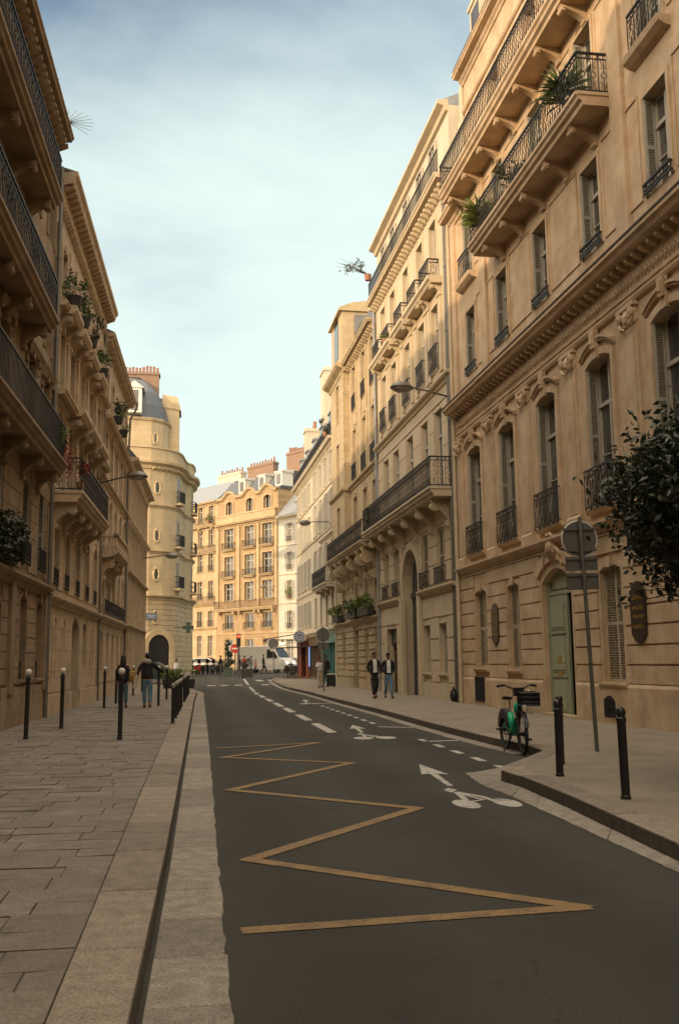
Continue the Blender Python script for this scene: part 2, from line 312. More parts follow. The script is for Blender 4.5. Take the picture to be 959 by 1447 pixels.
# ------------------------------------------------------------------ facade system
def iron_rail(b,s0,s1,y,z,h,step=.30,axis='x',dense=True):
    """ornate panel; axis x: runs along s; axis y: runs along y at s=y-arg"""
    def P(u,w): return (u,y,w) if axis=='x' else (y,u,w)
    def bar(u0,u1,w0,w1,t=.018):
        a=P(u0,w0); c=P(u1,w1)
        b.box(min(a[0],c[0])-(t/2 if axis!='x' else 0),max(a[0],c[0])+(t/2 if axis!='x' else 0),min(a[1],c[1])-(t/2 if axis=='x' else 0),max(a[1],c[1])+(t/2 if axis=='x' else 0),w0,w1)
    L=s1-s0
    if L<=0.05: return
    bar(s0,s1,z+h-.045,z+h,.05); bar(s0,s1,z+.04,z+.075,.03); bar(s0,s1,z+h-.16,z+h-.135,.022)
    n=max(1,round(L/step)); d=L/n
    for i in range(n+1):
        u=s0+i*d; bar(u-.009,u+.009,z,z+h-.045)
    for i in range(n):
        u=s0+(i+.5)*d; hm=h-.235; z0=z+.075
        r=min(d*.27,hm*.2)
        b_r=[]
        for cz in (z0+hm*.5,):
            pts=[P(u+r*math.cos(a*math.pi/4),cz+r*math.sin(a*math.pi/4)) for a in range(9)]
            b.tube(pts,.010,3,caps=False)
        for sg in (-1,1):
            for top in (-1,1):
                pts=[]
                for k in range(8):
                    t=k/7; a=t*4.6
                    rr=d*.30*(1-.62*t)
                    pts.append(P(u+sg*(d*.36-rr*math.sin(a)*.9-d*.02),z0+hm*.5+top*(hm*.22+hm*.25*(1-math.cos(a*.62))*.9)))
                b.tube(pts,.009,3,caps=False)
        bar(u-.006,u+.006,z+h-.14,z+h-.05); 
        if dense: bar(u-.007,u+.007,z+.05,z0+hm*.5-r); bar(u-.007,u+.007,z0+hm*.5+r,z+h-.15)
def simple_rail(b,s0,s1,y,z,h,step=.12,axis='x'):
    def bx(u0,u1,w0,w1,t):
        if axis=='x': b.box(u0,u1,y-t/2,y+t/2,w0,w1)
        else: b.box(y-t/2,y+t/2,u0,u1,w0,w1)
    bx(s0,s1,z+h-.04,z+h,.04); bx(s0,s1,z+.05,z+.08,.03)
    n=max(1,round((s1-s0)/step))
    for i in range(n+1):
        u=s0+(s1-s0)*i/n; bx(u-.008,u+.008,z,z+h-.04,.016)
def arch_pts(w,z0,zt,arch,rise,n=10):
    """outline from bottom left over the top to bottom right, centred on 0"""
    h=w/2
    if not arch: return [(-h,z0),(-h,zt),(h,zt),(h,z0)]
    zs=zt-rise; pts=[(-h,z0)]
    for i in range(n+1):
        x=-h+w*i/n
        if arch=='round': a=math.pi-math.pi*i/n; x=h*math.cos(a); zz=zs+rise*math.sin(a)
        else: zz=zs+rise*(1-(x/h)**2)
        pts.append((x,zz))
    return pts+[(h,z0)]
WCACHE={}
def window_meshes(w,h,kind):
    key=(round(w,2),round(h,2),kind)
    if key in WCACHE: return WCACHE[key]
    res={}
    f=MB(); hw=w/2
    f.box(-hw,-hw+.06,-.05,.02,0,h); f.box(hw-.06,hw,-.05,.02,0,h); f.box(-hw+.06,hw-.06,-.05,.02,h-.07,h); f.box(-hw+.06,hw-.06,-.05,.02,0,.09)
    if kind!='plain':
        f.box(-.045,.045,-.03,.035,.09,h-.07)
        if h>1.9:
            tz=h*.70; f.box(-hw+.06,-.045,-.04,.04,tz-.045,tz+.045); f.box(.045,hw-.06,-.04,.04,tz-.045,tz+.045)
            for sx in(-1,1):
                a,c=(sx*.045,sx*(hw-.06)); a,c=min(a,c),max(a,c)
                f.box(a,c,-.02,.012,h*.36-.014,h*.36+.014)
        for sx in (-1,1):
            xo=sx*(hw-.06)
            f.box(min(xo,xo-sx*.045),max(xo,xo-sx*.045),-.03,.0,.09,h-.07)
    res['window']=f.mesh('window',framew)
    g=MB(); g.box(-hw+.05,hw-.05,-.035,-.025,.05,h-.05); res['pane']=g.mesh('pane',glass)
    def louvre(wd,mt,horizontal=True,name='shutter'):
        s=MB(); t=.035
        s.box(0,wd,-t/2,t/2,0,.08); s.box(0,wd,-t/2,t/2,h-.08,h); s.box(0,.05,-t/2,t/2,.08,h-.08); s.box(wd-.05,wd,-t/2,t/2,.08,h-.08)
        s.box(.05,wd-.05,-t/2,t/2,h*.5-.04,h*.5+.04)
        n=int((h-.16)/.055)
        for i in range(n):
            z=.08+(h-.16)*(i+.5)/n
            s.add([(.05,-.015,z-.012),(wd-.05,-.015,z-.012),(wd-.05,.017,z+.016),(.05,.017,z+.016),(.05,-.010,z-.019),(wd-.05,-.010,z-.019),(wd-.05,.022,z+.009),(.05,.022,z+.009)],
                  [(0,1,2,3),(4,7,6,5),(0,4,5,1),(3,2,6,7)])
        return s.mesh(name,mt)
    if kind=='reveal': res['shutter']=louvre(.24,shutg)
    if kind=='open': res['shutter']=louvre(w/2,shutw)
    if kind=='closed': res['shutter']=louvre(w/2,shutclosed)
    WCACHE[key]=res; return res
class Bld:
    def __init__(s,name,label,P0,P1,s0,s1,sgn,wallm,trim,group='buildings along the street',depth=10,z0=0):
        """P0,P1: plan points where s=0 and the direction of s. facade outward = rot90ccw of local x"""
        d=Vector((P1[0]-P0[0],P1[1]-P0[1])).normalized()
        s.sgn=sgn; s.ref=s0 if sgn>0 else s1; s.s0=s0; s.s1=s1; s.z0=z0
        o=Vector(P0)+d*s.ref; dl=d*sgn; s.dl=dl; s.org=o
        s.e=thing(name,label,'building',(o.x,o.y,z0),math.atan2(dl.y,dl.x),group)
        s.w=wallm; s.t=trim; s.holes=[]; s.depth=depth
    def L(s,x): return s.sgn*(x-s.ref)
    def world(s,x,y,z):
        l=s.L(x); n=Vector((-s.dl.y,s.dl.x)); p=s.org+s.dl*l+n*y; return (p.x,p.y,s.z0+z)
    pend=None
    def B(s,b,name,mt,parent=None,smooth=False):
        if name=='modillion_row': s.pend=b; return None
        for q in b.pieces(): o=q.build(name,mt,parent or s.e,smooth,s.sgn,s.ref)
        return o
    def win(s,c,z0,z1,w,kind='french',arch=None,rise=.12,recess=.28,place=True):
        s.holes.append((c-w/2,c+w/2,z0,z1,arch,rise,recess))
        if not place: return
        h=z1-z0; ms=window_meshes(w,h,kind)
        wo=inst('window',ms['window'],s.e,(s.L(c),-recess+.03,z0))
        inst('pane',ms['pane'],wo)
        if kind=='reveal':
            for sx in(-1,1): inst('shutter',ms['shutter'],wo,(sx*(w/2-.03),.03,0),R(90))
        elif kind=='open':
            for sx in(-1,1): inst('shutter',ms['shutter'],wo,(sx*(w/2)+(0 if sx>0 else -w/2),recess+.01,0))
        elif kind=='closed':
            for sx in(-1,1): inst('shutter',ms['shutter'],wo,(0 if sx>0 else -w/2,.09,0))
        return wo
    def wall(s,z0,z1,sa=None,sb=None,name='wall',mt=None,y=0,body=True,jog=0):
        sa=s.s0 if sa is None else sa; sb=s.s1 if sb is None else sb
        hs=[h for h in s.holes if h[0]>=sa-.01 and h[1]<=sb+.01 and h[3]>z0 and h[2]<z1]
        b=MB(); xs=sorted({sa,sb}|{round(v,4) for h in hs for v in h[:2]}); zs=sorted({z0,z1}|{round(min(max(v,z0),z1),4) for h in hs for v in h[2:4]})
        for i in range(len(xs)-1):
            run=None
            for j in range(len(zs)-1):
                cx=(xs[i]+xs[i+1])/2; cz=(zs[j]+zs[j+1])/2
                if any(h[0]<cx<h[1] and h[2]<cz<h[3] for h in hs):
                    if run is not None: b.quad((xs[i],y,run),(xs[i+1],y,run),(xs[i+1],y,zs[j]),(xs[i],y,zs[j])); run=None
                elif run is None: run=zs[j]
            if run is not None: b.quad((xs[i],y,run),(xs[i+1],y,run),(xs[i+1],y,z1),(xs[i],y,z1))
        for a,c,h0,h1,arch,rise,rec in hs:
            pts=arch_pts(c-a,h0,h1,arch,rise); m=(a+c)/2; pts=[(m+x,zz) for x,zz in pts]
            for k in range(len(pts)-1):
                (x0,w0),(x1,w1)=pts[k],pts[k+1]
                b.quad((x0,y,w0),(x1,y,w1),(x1,-rec,w1),(x0,-rec,w0))
            b.quad((a,y,h0),(c,y,h0),(c,-rec,h0),(a,-rec,h0))
            if arch:
                top=pts[1:-1]
                for k in range(len(top)-1):
                    (x0,w0),(x1,w1)=top[k],top[k+1]
                    b.add([(x0,y,w0),(x1,y,w1),(x1,y,h1),(x0,y,h1)],[(0,1,2,3)])
        if body:
            b.box(sa,sb,-s.depth,-.98 if any(h[6]>.6 for h in hs) else -.5,z0,z1)
            yb=-.98 if any(h[6]>.6 for h in hs) else -.5
            for x in (sa,sb): b.quad((x,y,z0),(x,y,z1),(x,yb,z1),(x,yb,z0))
            b.quad((sa,y,z1),(sb,y,z1),(sb,yb,z1),(sa,yb,z1))
        elif y>0:
            for x in (sa,sb): b.quad((x,y,z0),(x,y,z1),(x,0,z1),(x,0,z0))
            b.quad((sa,y,z1),(sb,y,z1),(sb,0,z1),(sa,0,z1))
        o=s.B(b,name,mt or s.w)
        if body: s.wb=b; s.wo=o
        return o
    def courses(s,z0,z1,h=.43,gap=.03,proud=.03,sa=None,sb=None,name='rustication',margin=.0,y=0,vj=None):
        sa=s.s0 if sa is None else sa; sb=s.s1 if sb is None else sb
        b=MB(); n=max(1,round((z1-z0)/h)); hh=(z1-z0)/n
        for i in range(n):
            a=z0+i*hh+gap/2; c=z0+(i+1)*hh-gap/2
            bl=sorted((q[0]-margin,q[1]+margin) for q in s.holes if q[2]-margin<c and q[3]+margin>a)
            x=sa+.004; segs=[]
            for p,q in bl:
                if p>x: segs.append((x,min(p,sb)))
                x=max(x,q)
            if x<sb-.004: segs.append((x,sb-.004))
            for p,q in segs:
                if q-p<.05: continue
                if vj:
                    k=max(1,round((q-p)/vj)); 
                    for j in range(k):
                        b.box(p+(q-p)*j/k+.01,p+(q-p)*(j+1)/k-.01,y-.02,y+proud+random.uniform(-.004,.004),a,c)
                else: b.box(p,q,y-.02,y+proud,a,c)
        s.wb.add(b.v,b.f); s.wo.data=s.wb.mesh('wall',s.w,False,s.sgn,s.ref)
        return s.wo
    def mould(s,z,prof,sa=None,sb=None,name='cornice',mt=None,b=None):
        """prof (y,dz) closed against wall"""
        sa=s.s0 if sa is None else sa; sb=s.s1 if sb is None else sb
        own=b is None; b=b or MB(); b.prism([(y,z+dz) for y,dz in prof],sa,sb)
        if own and s.pend: b.add(s.pend.v,s.pend.f); s.pend=None
        if own: return s.B(b,name,mt or s.t)
    def surrounds(s,idx=None,wd=.14,proud=.05,key=True,name='window_surround',filt=None,sill=True,hood=False):
        b=MB()
        for h in s.holes:
            if filt and not filt(h): continue
            a,c,h0,h1,arch,rise,rec=h; m=(a+c)/2; b.mark()
            inn=arch_pts(c-a,h0,h1,arch,rise); outp=arch_pts(c-a+2*wd,h0,h1+wd,arch,rise+wd*.2)
            for k in range(len(inn)-1):
                (x0,w0),(x1,w1)=inn[k],inn[k+1]; (X0,W0),(X1,W1)=outp[k],outp[k+1]
                b.add([(m+x0,proud,w0),(m+x1,proud,w1),(m+X1,proud,W1),(m+X0,proud,W0),(m+x0,-.01,w0),(m+x1,-.01,w1),(m+X1,-.01,W1),(m+X0,-.01,W0)],
                      [(0,1,2,3),(0,4,5,1),(3,2,6,7)])
            if key: b.xprism([(m-.09,h1-.06),(m+.09,h1-.06),(m+.13,h1+wd+.08),(m-.13,h1+wd+.08)],-.01,proud+.05)
            if sill: b.prism([(-.01,h0-.13),(.09,h0-.11),(.13,h0-.05),(.13,h0-.003),(-.01,h0-.003)],a-wd-.04,c+wd+.04)
            if hood:
                hp=arch_pts(c-a+2*wd+.1,h0,h1+wd+.16,'seg',rise+.12,10)[1:-1]
                for k in range(len(hp)-1):
                    (x0,w0),(x1,w1)=hp[k],hp[k+1]
                    for (dy,da,db) in ((.13,.06,.12),(.085,-.0,.06)):
                        b.add([(m+x0,-.01,w0+da),(m+x1,-.01,w1+da),(m+x1,-.01,w1+db),(m+x0,-.01,w0+db),(m+x0,dy,w0+da),(m+x1,dy,w1+da),(m+x1,dy,w1+db),(m+x0,dy,w0+db)],
                              [(4,5,6,7),(0,1,5,4),(3,7,6,2),(0,4,7,3),(1,2,6,5)])
        if b.v: return s.B(b,name,s.t)
    def guards(s,filt,h=.9,y=.06,style='o',ext=.06):
        for q in s.holes:
            if not filt(q): continue
            b=MB(); a,c=q[0]-ext,q[1]+ext; z=q[2]-.01
            (iron_rail if style=='o' else simple_rail)(b,a,c,y+.06,z,h,.30 if style=='o' else .11)
            for x in (a,c): b.box(x-.012,x+.012,0,y+.07,z+h-.05,z+h-.02); b.box(x-.012,x+.012,0,y+.07,z+.06,z+.08)
            s.B(b,'window_guard',iron)
    def balcony(s,sa,sb,z,d=.85,th=.28,cons=(),rh=1.0,ch=.55,cw=.24,style='o',mt=None,ends=True,giant=False):
        b=MB()
        b.prism([(0,z-.03),(d-.16,z-.03),(d-.14,z+.06),(d-.06,z+.10),(d-.04,z+th*.6),(d+.02,z+th*.75),(d+.02,z+th),(0,z+th)],sa,sb)
        for i,x in enumerate((sa,sb)): b.box(x-.03,x+.03,.002,d-.02,z+th*.72,z+th-.002)
        bo=s.B(b,'balcony',mt or s.t)
        r=MB(); f=iron_rail if style=='o' else simple_rail
        f(r,sa+.04,sb-.04,d-.06,z+th,rh)
        if ends:
            for x in (sa+.04,sb-.04):
                f(r,.02,d-.06,x,z+th,rh,.3 if style=='o' else .12,'y')
        ro=s.B(r,'railing',iron,bo)
        for x in cons: 
            cb=MB(); console(cb,x,cw,z-.03,d-.2,ch,giant); s.B(cb,'console',mt or s.t,bo,False)
        return bo
    def modillions(s,z,y,dep,wd=.14,hh=.16,step=.38,sa=None,sb=None,b=None):
        sa=s.s0 if sa is None else sa; sb=s.s1 if sb is None else sb
        own=b is None; b=b or MB(); n=int((sb-sa)/step)
        for i in range(n):
            x=sa+(i+.5)*(sb-sa)/n
            b.prism([(y,z),(y+dep,z),(y+dep,z-hh*.45),(y+dep*.55,z-hh*.7),(y,z-hh)],x-wd/2,x+wd/2)
        if own: return s.B(b,'modillion_row',s.t)
    def pipe(s,x,z1,z0=.15,y=.12,mt=None,r=.06):
        b=MB(); b.tube([(x,y,z0),(x,y,z1)],r,8)
        z=z0+1
        while z<z1: b.tube([(x,y,z),(x,y,z+.07)],r+.018,8); b.box(x-.015,x+.015,0,y,z,z+.05); z+=2.4
        return s.B(b,'drainpipe',mt or lampgrey)
    def chimney(s,xa,xb,y,z0,z1,d=.8,mt=None,pots=6):
        b=MB(); b.box(xa,xb,y-d,y,z0,z1-.3); b.box(xa-.08,xb+.08,y-d-.08,y+.08,z1-.3,z1-.12); b.box(xa-.03,xb+.03,y-d-.03,y+.03,z1-.12,z1)
        o=s.B(b,'chimney',mt or stoneD)
        p=MB()
        for i in range(pots):
            x=xa+(xb-xa)*(i+.5)/pots; hh=random.uniform(.35,.7)
            p.lathe([(.12,0),(.13,hh*.1),(.1,hh*.8),(.12,hh*.86),(.12,hh)],(x,y-d/2,z1),8)
        s.B(p,'chimney_pots',terra,o); return o
def console(b,x,w,ztop,d,h,giant=False):
    n=12; poly=[(0,ztop),(d,ztop),(d,ztop-.10*h)]
    r=.16*h if not giant else .2*h
    for i in range(1,n+1):                       # S-shaped belly back to the wall
        t=i/n; y=d*(1-t)**1.25*(.92+.12*math.sin(t*math.pi*2)); z=ztop-.14*h-(.86*h)*t**(1.25)
        poly.append((max(y,0.02) if i<n else 0,z))
    b.prism(poly,x-w/2,x+w/2)
    c=(0,d-r*.9,ztop-.12*h-r)
    b.tube([(x-w/2-.025,c[1],c[2]),(x+w/2+.025,c[1],c[2])],r,12)
    b.tube([(x-w/2-.05,c[1],c[2]),(x+w/2+.05,c[1],c[2])],r*.45,8)
    r2=r*.75; b.tube([(x-w/2-.02,r2*.8,ztop-h+r2),(x+w/2+.02,r2*.8,ztop-h+r2)],r2,10)
CORN=[(0,-.42),(.06,-.40),(.08,-.30),(.16,-.24),(.2,-.12),(.42,-.10),(.45,-.02),(.5,.02),(.5,.08),(0,.12)]
LEDGE=[(0,-.16),(.05,-.14),(.08,-.06),(.16,-.03),(.2,.02),(.2,.07),(0,.11)]
STRING=[(0,-.08),(.06,-.06),(.1,0),(.1,.06),(0,.09)]
def scaleprof(p,k): return [(a*k,b*k) for a,b in p]
def leaf_cloud(b,c,rad,n,size,flat=0,seed=1,shell=.35):
    rd=random.Random(seed)
    cl=[(rd.gauss(0,.45),rd.gauss(0,.45),rd.gauss(0,.45)) for _ in range(max(3,n//60))]
    for i in range(n):
        q=rd.choice(cl); p=[q[k]+rd.gauss(0,.22) for k in range(3)]
        l=math.sqrt(sum(v*v for v in p)); 
        if l>1: p=[v/l*rd.uniform(.8,1.08) for v in p]
        p=Vector((c[0]+p[0]*rad[0],c[1]+p[1]*rad[1],c[2]+p[2]*rad[2]))
        d=Vector((rd.gauss(0,1),rd.gauss(0,1),rd.gauss(0,.8))).normalized(); u=d.orthogonal().normalized(); u.rotate(Matrix.Rotation(rd.uniform(0,6.28),3,d))
        w=d.cross(u); L=size*rd.uniform(.7,1.3); hw=L*.24
        b.add([p,p+u*L*.5+w*hw+d*L*.06,p+u*L,p+u*L*.5-w*hw+d*L*.06],[(0,1,2,3)])
def spike_plant(b,c,n,L,seed=1,w=.022,up=.5):
    rd=random.Random(seed)
    for i in range(n):
        a=rd.uniform(0,6.28); e=rd.uniform(-.15,1)*up*2; l=L*rd.uniform(.7,1.1)
        d=Vector((math.cos(a)*math.cos(e),math.sin(a)*math.cos(e),math.sin(e))); s=Vector((-math.sin(a),math.cos(a),0))
        p=Vector(c); q=p+d*l*.55; t=p+d*l+Vector((0,0,-l*.14))
        b.add([p-s*w*.6,p+s*w*.6,q+s*w,t,q-s*w],[(0,1,2,3,4)])
#==PART2==
# ================================================================== GROUND
def strip(name,mt,ptsA,ptsB,dz,kind='structure'):
    b=MB()
    for i in range(len(ptsA)-1):
        a,c,d,e=ptsA[i],ptsB[i],ptsB[i+1],ptsA[i+1]
        b.quad((a[0],a[1],gz(a[1])+dz),(c[0],c[1],gz(c[1])+dz),(d[0],d[1],gz(d[1])+dz),(e[0],e[1],gz(e[1])+dz))
    return b.build(name,mt,kind=kind)
ys=[-60,-20]+list(range(0,150,4))+[200,300,600,1500]
b=MB()
xs=[-900,-200,-60,-20,-8,-4,0,4,8,12,30,80,250,900]
for i in range(len(ys)-1):
    for j in range(len(xs)-1):
        g0,g1=gz(min(ys[i],160)),gz(min(ys[i+1],160)); b.quad((xs[j],ys[i],g0),(xs[j+1],ys[i],g0),(xs[j+1],ys[i+1],g1),(xs[j],ys[i+1],g1))
b.build('road',asphalt,kind='structure')
def interp(tab,y):
    if y<=tab[0][0]: return tab[0][1]
    for (a,u),(c,v) in zip(tab,tab[1:]):
        if y<=c: return u+(v-u)*(y-a)/(c-a)
    return tab[-1][1]
KLi=[(-25,-.60),(4.3,-.565),(12.4,-.55),(22.3,-.5),(42.9,-.26),(53,-.08)]
KLo=[(-25,-.27),(4.3,-.24),(8.3,-.18),(17.5,-.11),(42.7,.10),(53,.26)]
GLo=[(-25,.10),(4.6,.18),(18.4,.32),(46.7,.53),(54,.62)]
def seg(a,b_,t): return (a[0]+(b_[0]-a[0])*t,a[1]+(b_[1]-a[1])*t)
def stone_blocks(b,pA,pB,z0,z1,length=1.15,gap=.016,jz=.004,top_round=.015,rough=0):
    """blocks between two matched polylines (A inner, B street side)"""
    rd=random.Random(3)
    for i in range(len(pA)-1):
        L=math.dist(pB[i],pB[i+1]); n=max(1,round(L/length))
        for k in range(n):
            t0=k/n; t1=(k+1)/n; g=gap/L
            a,c=seg(pA[i],pA[i+1],t0+g),seg(pA[i],pA[i+1],t1-g); d,e=seg(pB[i],pB[i+1],t0+g),seg(pB[i],pB[i+1],t1-g)
            b.tone=rd.uniform(.8,1.18); j=rd.uniform(-jz,jz); jx=rd.uniform(-rough,rough)*.4; zz=lambda p:gz(p[1])
            m=max(1,int((t1-t0)*L/.16)) if rough else 1
            def inset(p,q,f): return (p[0]+(q[0]-p[0])*f,p[1]+(q[1]-p[1])*f)
            w=math.dist(a,d); f=top_round/w
            ring_lo=[a,c]+[seg(e,d,q/m) for q in range(m+1)]
            if rough:
                for q in range(2,len(ring_lo)):
                    p=ring_lo[q]; ring_lo[q]=(p[0]+rd.uniform(-rough,rough)+jx,p[1])
            cen=(sum(p[0] for p in ring_lo)/len(ring_lo),sum(p[1] for p in ring_lo)/len(ring_lo))
            N_=len(ring_lo)
            top=[]
            for p in ring_lo:
                dv=(cen[0]-p[0],cen[1]-p[1]); l=math.hypot(*dv); top.append((p[0]+dv[0]/l*top_round*(1.4 if l>.4 else 1),p[1]+dv[1]/l*top_round))
            vs=[(p[0],p[1],zz(p)+z0) for p in ring_lo]+[(p[0],p[1],zz(p)+z1-top_round*.7+j) for p in ring_lo]+[(p[0],p[1],zz(p)+z1+j) for p in top]
            fs=[(q,(q+1)%N_,N_+(q+1)%N_,N_+q) for q in range(N_)]+[(N_+q,N_+(q+1)%N_,2*N_+(q+1)%N_,2*N_+q) for q in range(N_)]+[tuple(range(2*N_,3*N_))]
            b.add(vs,fs)
yy=[-22,-10,0,4,8,12,16,20,24,28,32,36,40,44,48,52.5]
corner=[(.10,55),(-.35,58),(-1.2,61.5),(-2.4,64.5)]
pA=[(interp(KLi,y),y) for y in yy]+[(x-.3,y-.12) for x,y in corner]
pB=[(interp(KLo,y),y) for y in yy]+corner
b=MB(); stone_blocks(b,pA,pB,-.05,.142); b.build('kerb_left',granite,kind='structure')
pG=[(interp(GLo,y),y) for y in yy]+[(x+.34,y+.15) for x,y in corner]
b=MB(); stone_blocks(b,[(p[0]+.03,p[1]) for p in pB],pG,-.05,.016,length=.8,gap=.006,jz=.003,rough=.010,top_round=.008); b.build('gutter_left',granite2,kind='structure')
strip('pavement_bed_left',joint,[(LX(p[1])-.2,p[1]) for p in pA],pA,.129)
# slabs, each row laid across the pavement
b=MB(); rd=random.Random(5); y=-6.0
while y<51:
    dy_=rd.choice([.3,.36,.36,.42]) if y<34 else .8
    x=LX(y)-.1; xe=interp(KLi,y)-.001
    while x<xe-.02:
        w=rd.uniform(.45,.75) if y<34 else rd.uniform(.8,1.3)
        x1=min(x+w,xe); b.tone=rd.choice((.88,.95,1,1.04,1.1))*rd.uniform(.96,1.04)
        if xe-x1<.18: x1=xe
        g=.006; z=.138+rd.uniform(-.003,.003); tx=rd.uniform(-.004,.004); ty=rd.uniform(-.003,.003)
        # last stone follows the kerb line
        xa=x1 if x1<xe else interp(KLi,y)-.001; xb=x1 if x1<xe else interp(KLi,y+dy_)-.001
        P=[(x+g,y+g,z-tx-ty),(xa-g,y+g,z+tx-ty),(xb-g,y+dy_-g,z+tx+ty),(x+g,y+dy_-g,z-tx+ty)]
        b.add(P+[(p[0],p[1],.1) for p in P],[(0,1,2,3),(0,4,5,1),(1,5,6,2),(2,6,7,3),(3,7,4,0)])
        x=x1
    y+=dy_
b.build('pavement_left',paver,kind='structure')
strip('pavement_far_left',walkR,[(LX(p[1])-.2,p[1]) for p in pA[-6:]],[(p[0]-.01,p[1]) for p in pA[-6:]],.139)
# right pavement with its build-out
KR=[(3.35,-22),(3.45,0),(3.68,7.4),(3.90,10.4),(3.97,12.0),(3.93,12.65),(4.12,13.15),(4.8,14.2),(5.42,15.2),(5.5,16.2),(5.42,17.8),(5.38,20.5),(5.38,23),(5.46,29),(5.42,36.5),(5.48,47),(5.36,56),(5.36,65),(5.5,70),(6.0,75),(7.3,79),(10,81.5)]
def offs(pl,d):
    o=[]
    for i,p in enumerate(pl):
        a=pl[max(i-1,0)]; c=pl[min(i+1,len(pl)-1)]; t=Vector((c[0]-a[0],c[1]-a[1])).normalized(); o.append((p[0]+t.y*d,p[1]-t.x*d))
    return o
KRi=offs(KR,.3)
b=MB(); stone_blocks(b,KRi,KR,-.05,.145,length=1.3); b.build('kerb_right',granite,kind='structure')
strip('pavement_right',walkR,[(p[0]-.004,p[1]) for p in KRi],[(RX(p[1])+.3,p[1]) for p in KRi],.14)
ap=[(3.2,-22),(3.33,0),(3.50,7.3),(3.57,9.5),(3.60,11.2),(3.58,12.4),(3.72,13.6),(4.1,13.9),(4.72,14.5)]
b=MB(); stone_blocks(b,KR[:8]+[(4.85,14.3)],ap,-.04,.010,length=.9,gap=.004,jz=.001,rough=.008,top_round=.006); b.build('gutter_right',granite2,kind='structure')
gp=KR[9:19]; b=MB(); stone_blocks(b,gp,offs(gp,-.27),-.04,.008,length=.9,gap=.004,jz=.001,rough=.006,top_round=.006); b.build('gutter_right_far',granite2,kind='structure')
# far pavement in front of the closing buildings and tower
b=MB()
for pl,z in (([(2.4,118.5),(9.6,108.3),(13,104.6),(16,107),(3,126),(-6,135)],.12),([(-.35,86.0),(.35,92.5),(-.5,100),(-9,100),(-9,82.2),(-2.4,82.6),(-1.2,83.8)],.12)):
    b.zprism(pl,-.5,gz(88)+z if z and pl[0][0]<0 else gz(112)+.1)
b.build('pavement_far',walkR,kind='structure')
# painted markings
def stroke(b,pts,w,z=.004,closed=False):
    for i in range(len(pts)-1):
        a,c=Vector(pts[i]),Vector(pts[i+1]); t=(c-a).normalized(); n=Vector((-t.y,t.x))*w/2; e=t*w*.3
        L=(c-a).length; k=max(1,int(L/6))
        a=a-e; c=c+e
        for q in range(k):
            p,r=a+(c-a)*q/k,a+(c-a)*(q+1)/k; zz=z+i*.0006
            b.quad((p.x-n.x,p.y-n.y,gz(p.y)+zz),(r.x-n.x,r.y-n.y,gz(r.y)+zz),(r.x+n.x,r.y+n.y,gz(r.y)+zz),(p.x+n.x,p.y+n.y,gz(p.y)+zz))
def poly(b,pts,z=.004): b.add([(x,y,gz(y)+z) for x,y in pts],[tuple(range(len(pts)))])
b=MB(); stroke(b,[(.34,6.10),(2.44,6.24),(.46,8.2),(2.36,10.6),(.48,12.6),(2.42,15.42),(.52,16.86),(2.42,19.4),(.46,18.67)],.145,.005); b.build('yellow_zigzag_marking',ypaint,kind='structure')
b=MB()
for a,c in [(22.0,25.4),(26.7,29.7),(31.2,34.2),(35.2,38.6),(40,43),(44.5,47.5),(49,52)]:
    x=3.06+(a-22)*.004; poly(b,[(x-.11,a),(x+.11,a+.1),(x+.13,c+.1),(x-.09,c)])
stroke(b,[(3.3,54),(3.6,66),(3.95,78)],.16)
for k in range(14):
    y=13.9+k*1.28 if k<5 else 20.0+k*.9
    if k>=5: y=24.8+(k-5)*1.25
    x=4.45+.004*(y-14); poly(b,[(x-.07,y+.05),(x+.05,y),(x+.07,y+.62),(x-.05,y+.67)])
poly(b,[(4.4,19.0),(5.15,19.12),(5.15,19.27),(4.4,19.18)]); poly(b,[(4.35,23.55),(5.1,23.05),(5.12,23.22),(4.37,23.75)]); poly(b,[(4.5,37.3),(5.1,37.2),(5.1,37.4),(4.5,37.5)])
def bikesym(b,ox,oy,k=1.0):
    for cx in (2.95,3.41):
        poly(b,[(ox+cx+.135*math.cos(a*math.pi/12)*k,oy+10.79+.33*math.sin(a*math.pi/12)) for a in range(24)])
    stroke(b,[(ox+3.02,oy+11.0),(ox+3.10,oy+11.75),(ox+3.28,oy+11.3),(ox+3.32,oy+10.9)],.07,.0052); stroke(b,[(ox+2.98,oy+10.9),(ox+3.22,oy+11.05),(ox+3.10,oy+11.6)],.05,.0066)
    poly(b,[(ox+3.03,oy+11.7),(ox+3.16,oy+11.95),(ox+3.1,oy+12.15),(ox+2.99,oy+11.95)],.0074)
    poly(b,[(ox+3.39,oy+15.0),(ox+3.12,oy+13.67),(ox+3.25,oy+13.74),(ox+3.15,oy+12.38),(ox+3.22,oy+12.36),(ox+3.34,oy+13.68),(ox+3.48,oy+13.58)])
bikesym(b,0,0); bikesym(b,.5,9.5,1.5); bikesym(b,1.2,26.5,1.6)
for k in range(8):
    x=.95+k*.86; 
    if x<3.3 or x>3.9: poly(b,[(x,61.6),(x+.5,61.6),(x+.5,65.2),(x,65.2)],.006)
for k in range(4): x=4.6+k*.9; poly(b,[(x,72),(x+.5,72),(x+.5,75),(x,75)],.006)
b.build('white_road_markings',wpaint,kind='structure')

# ================================================================== RIGHT HAND BUILDINGS
RP=((9.375,0),(9.375-.0133*60,60)); LP=((-4.73,0),(-4.73+.0242*60,60))
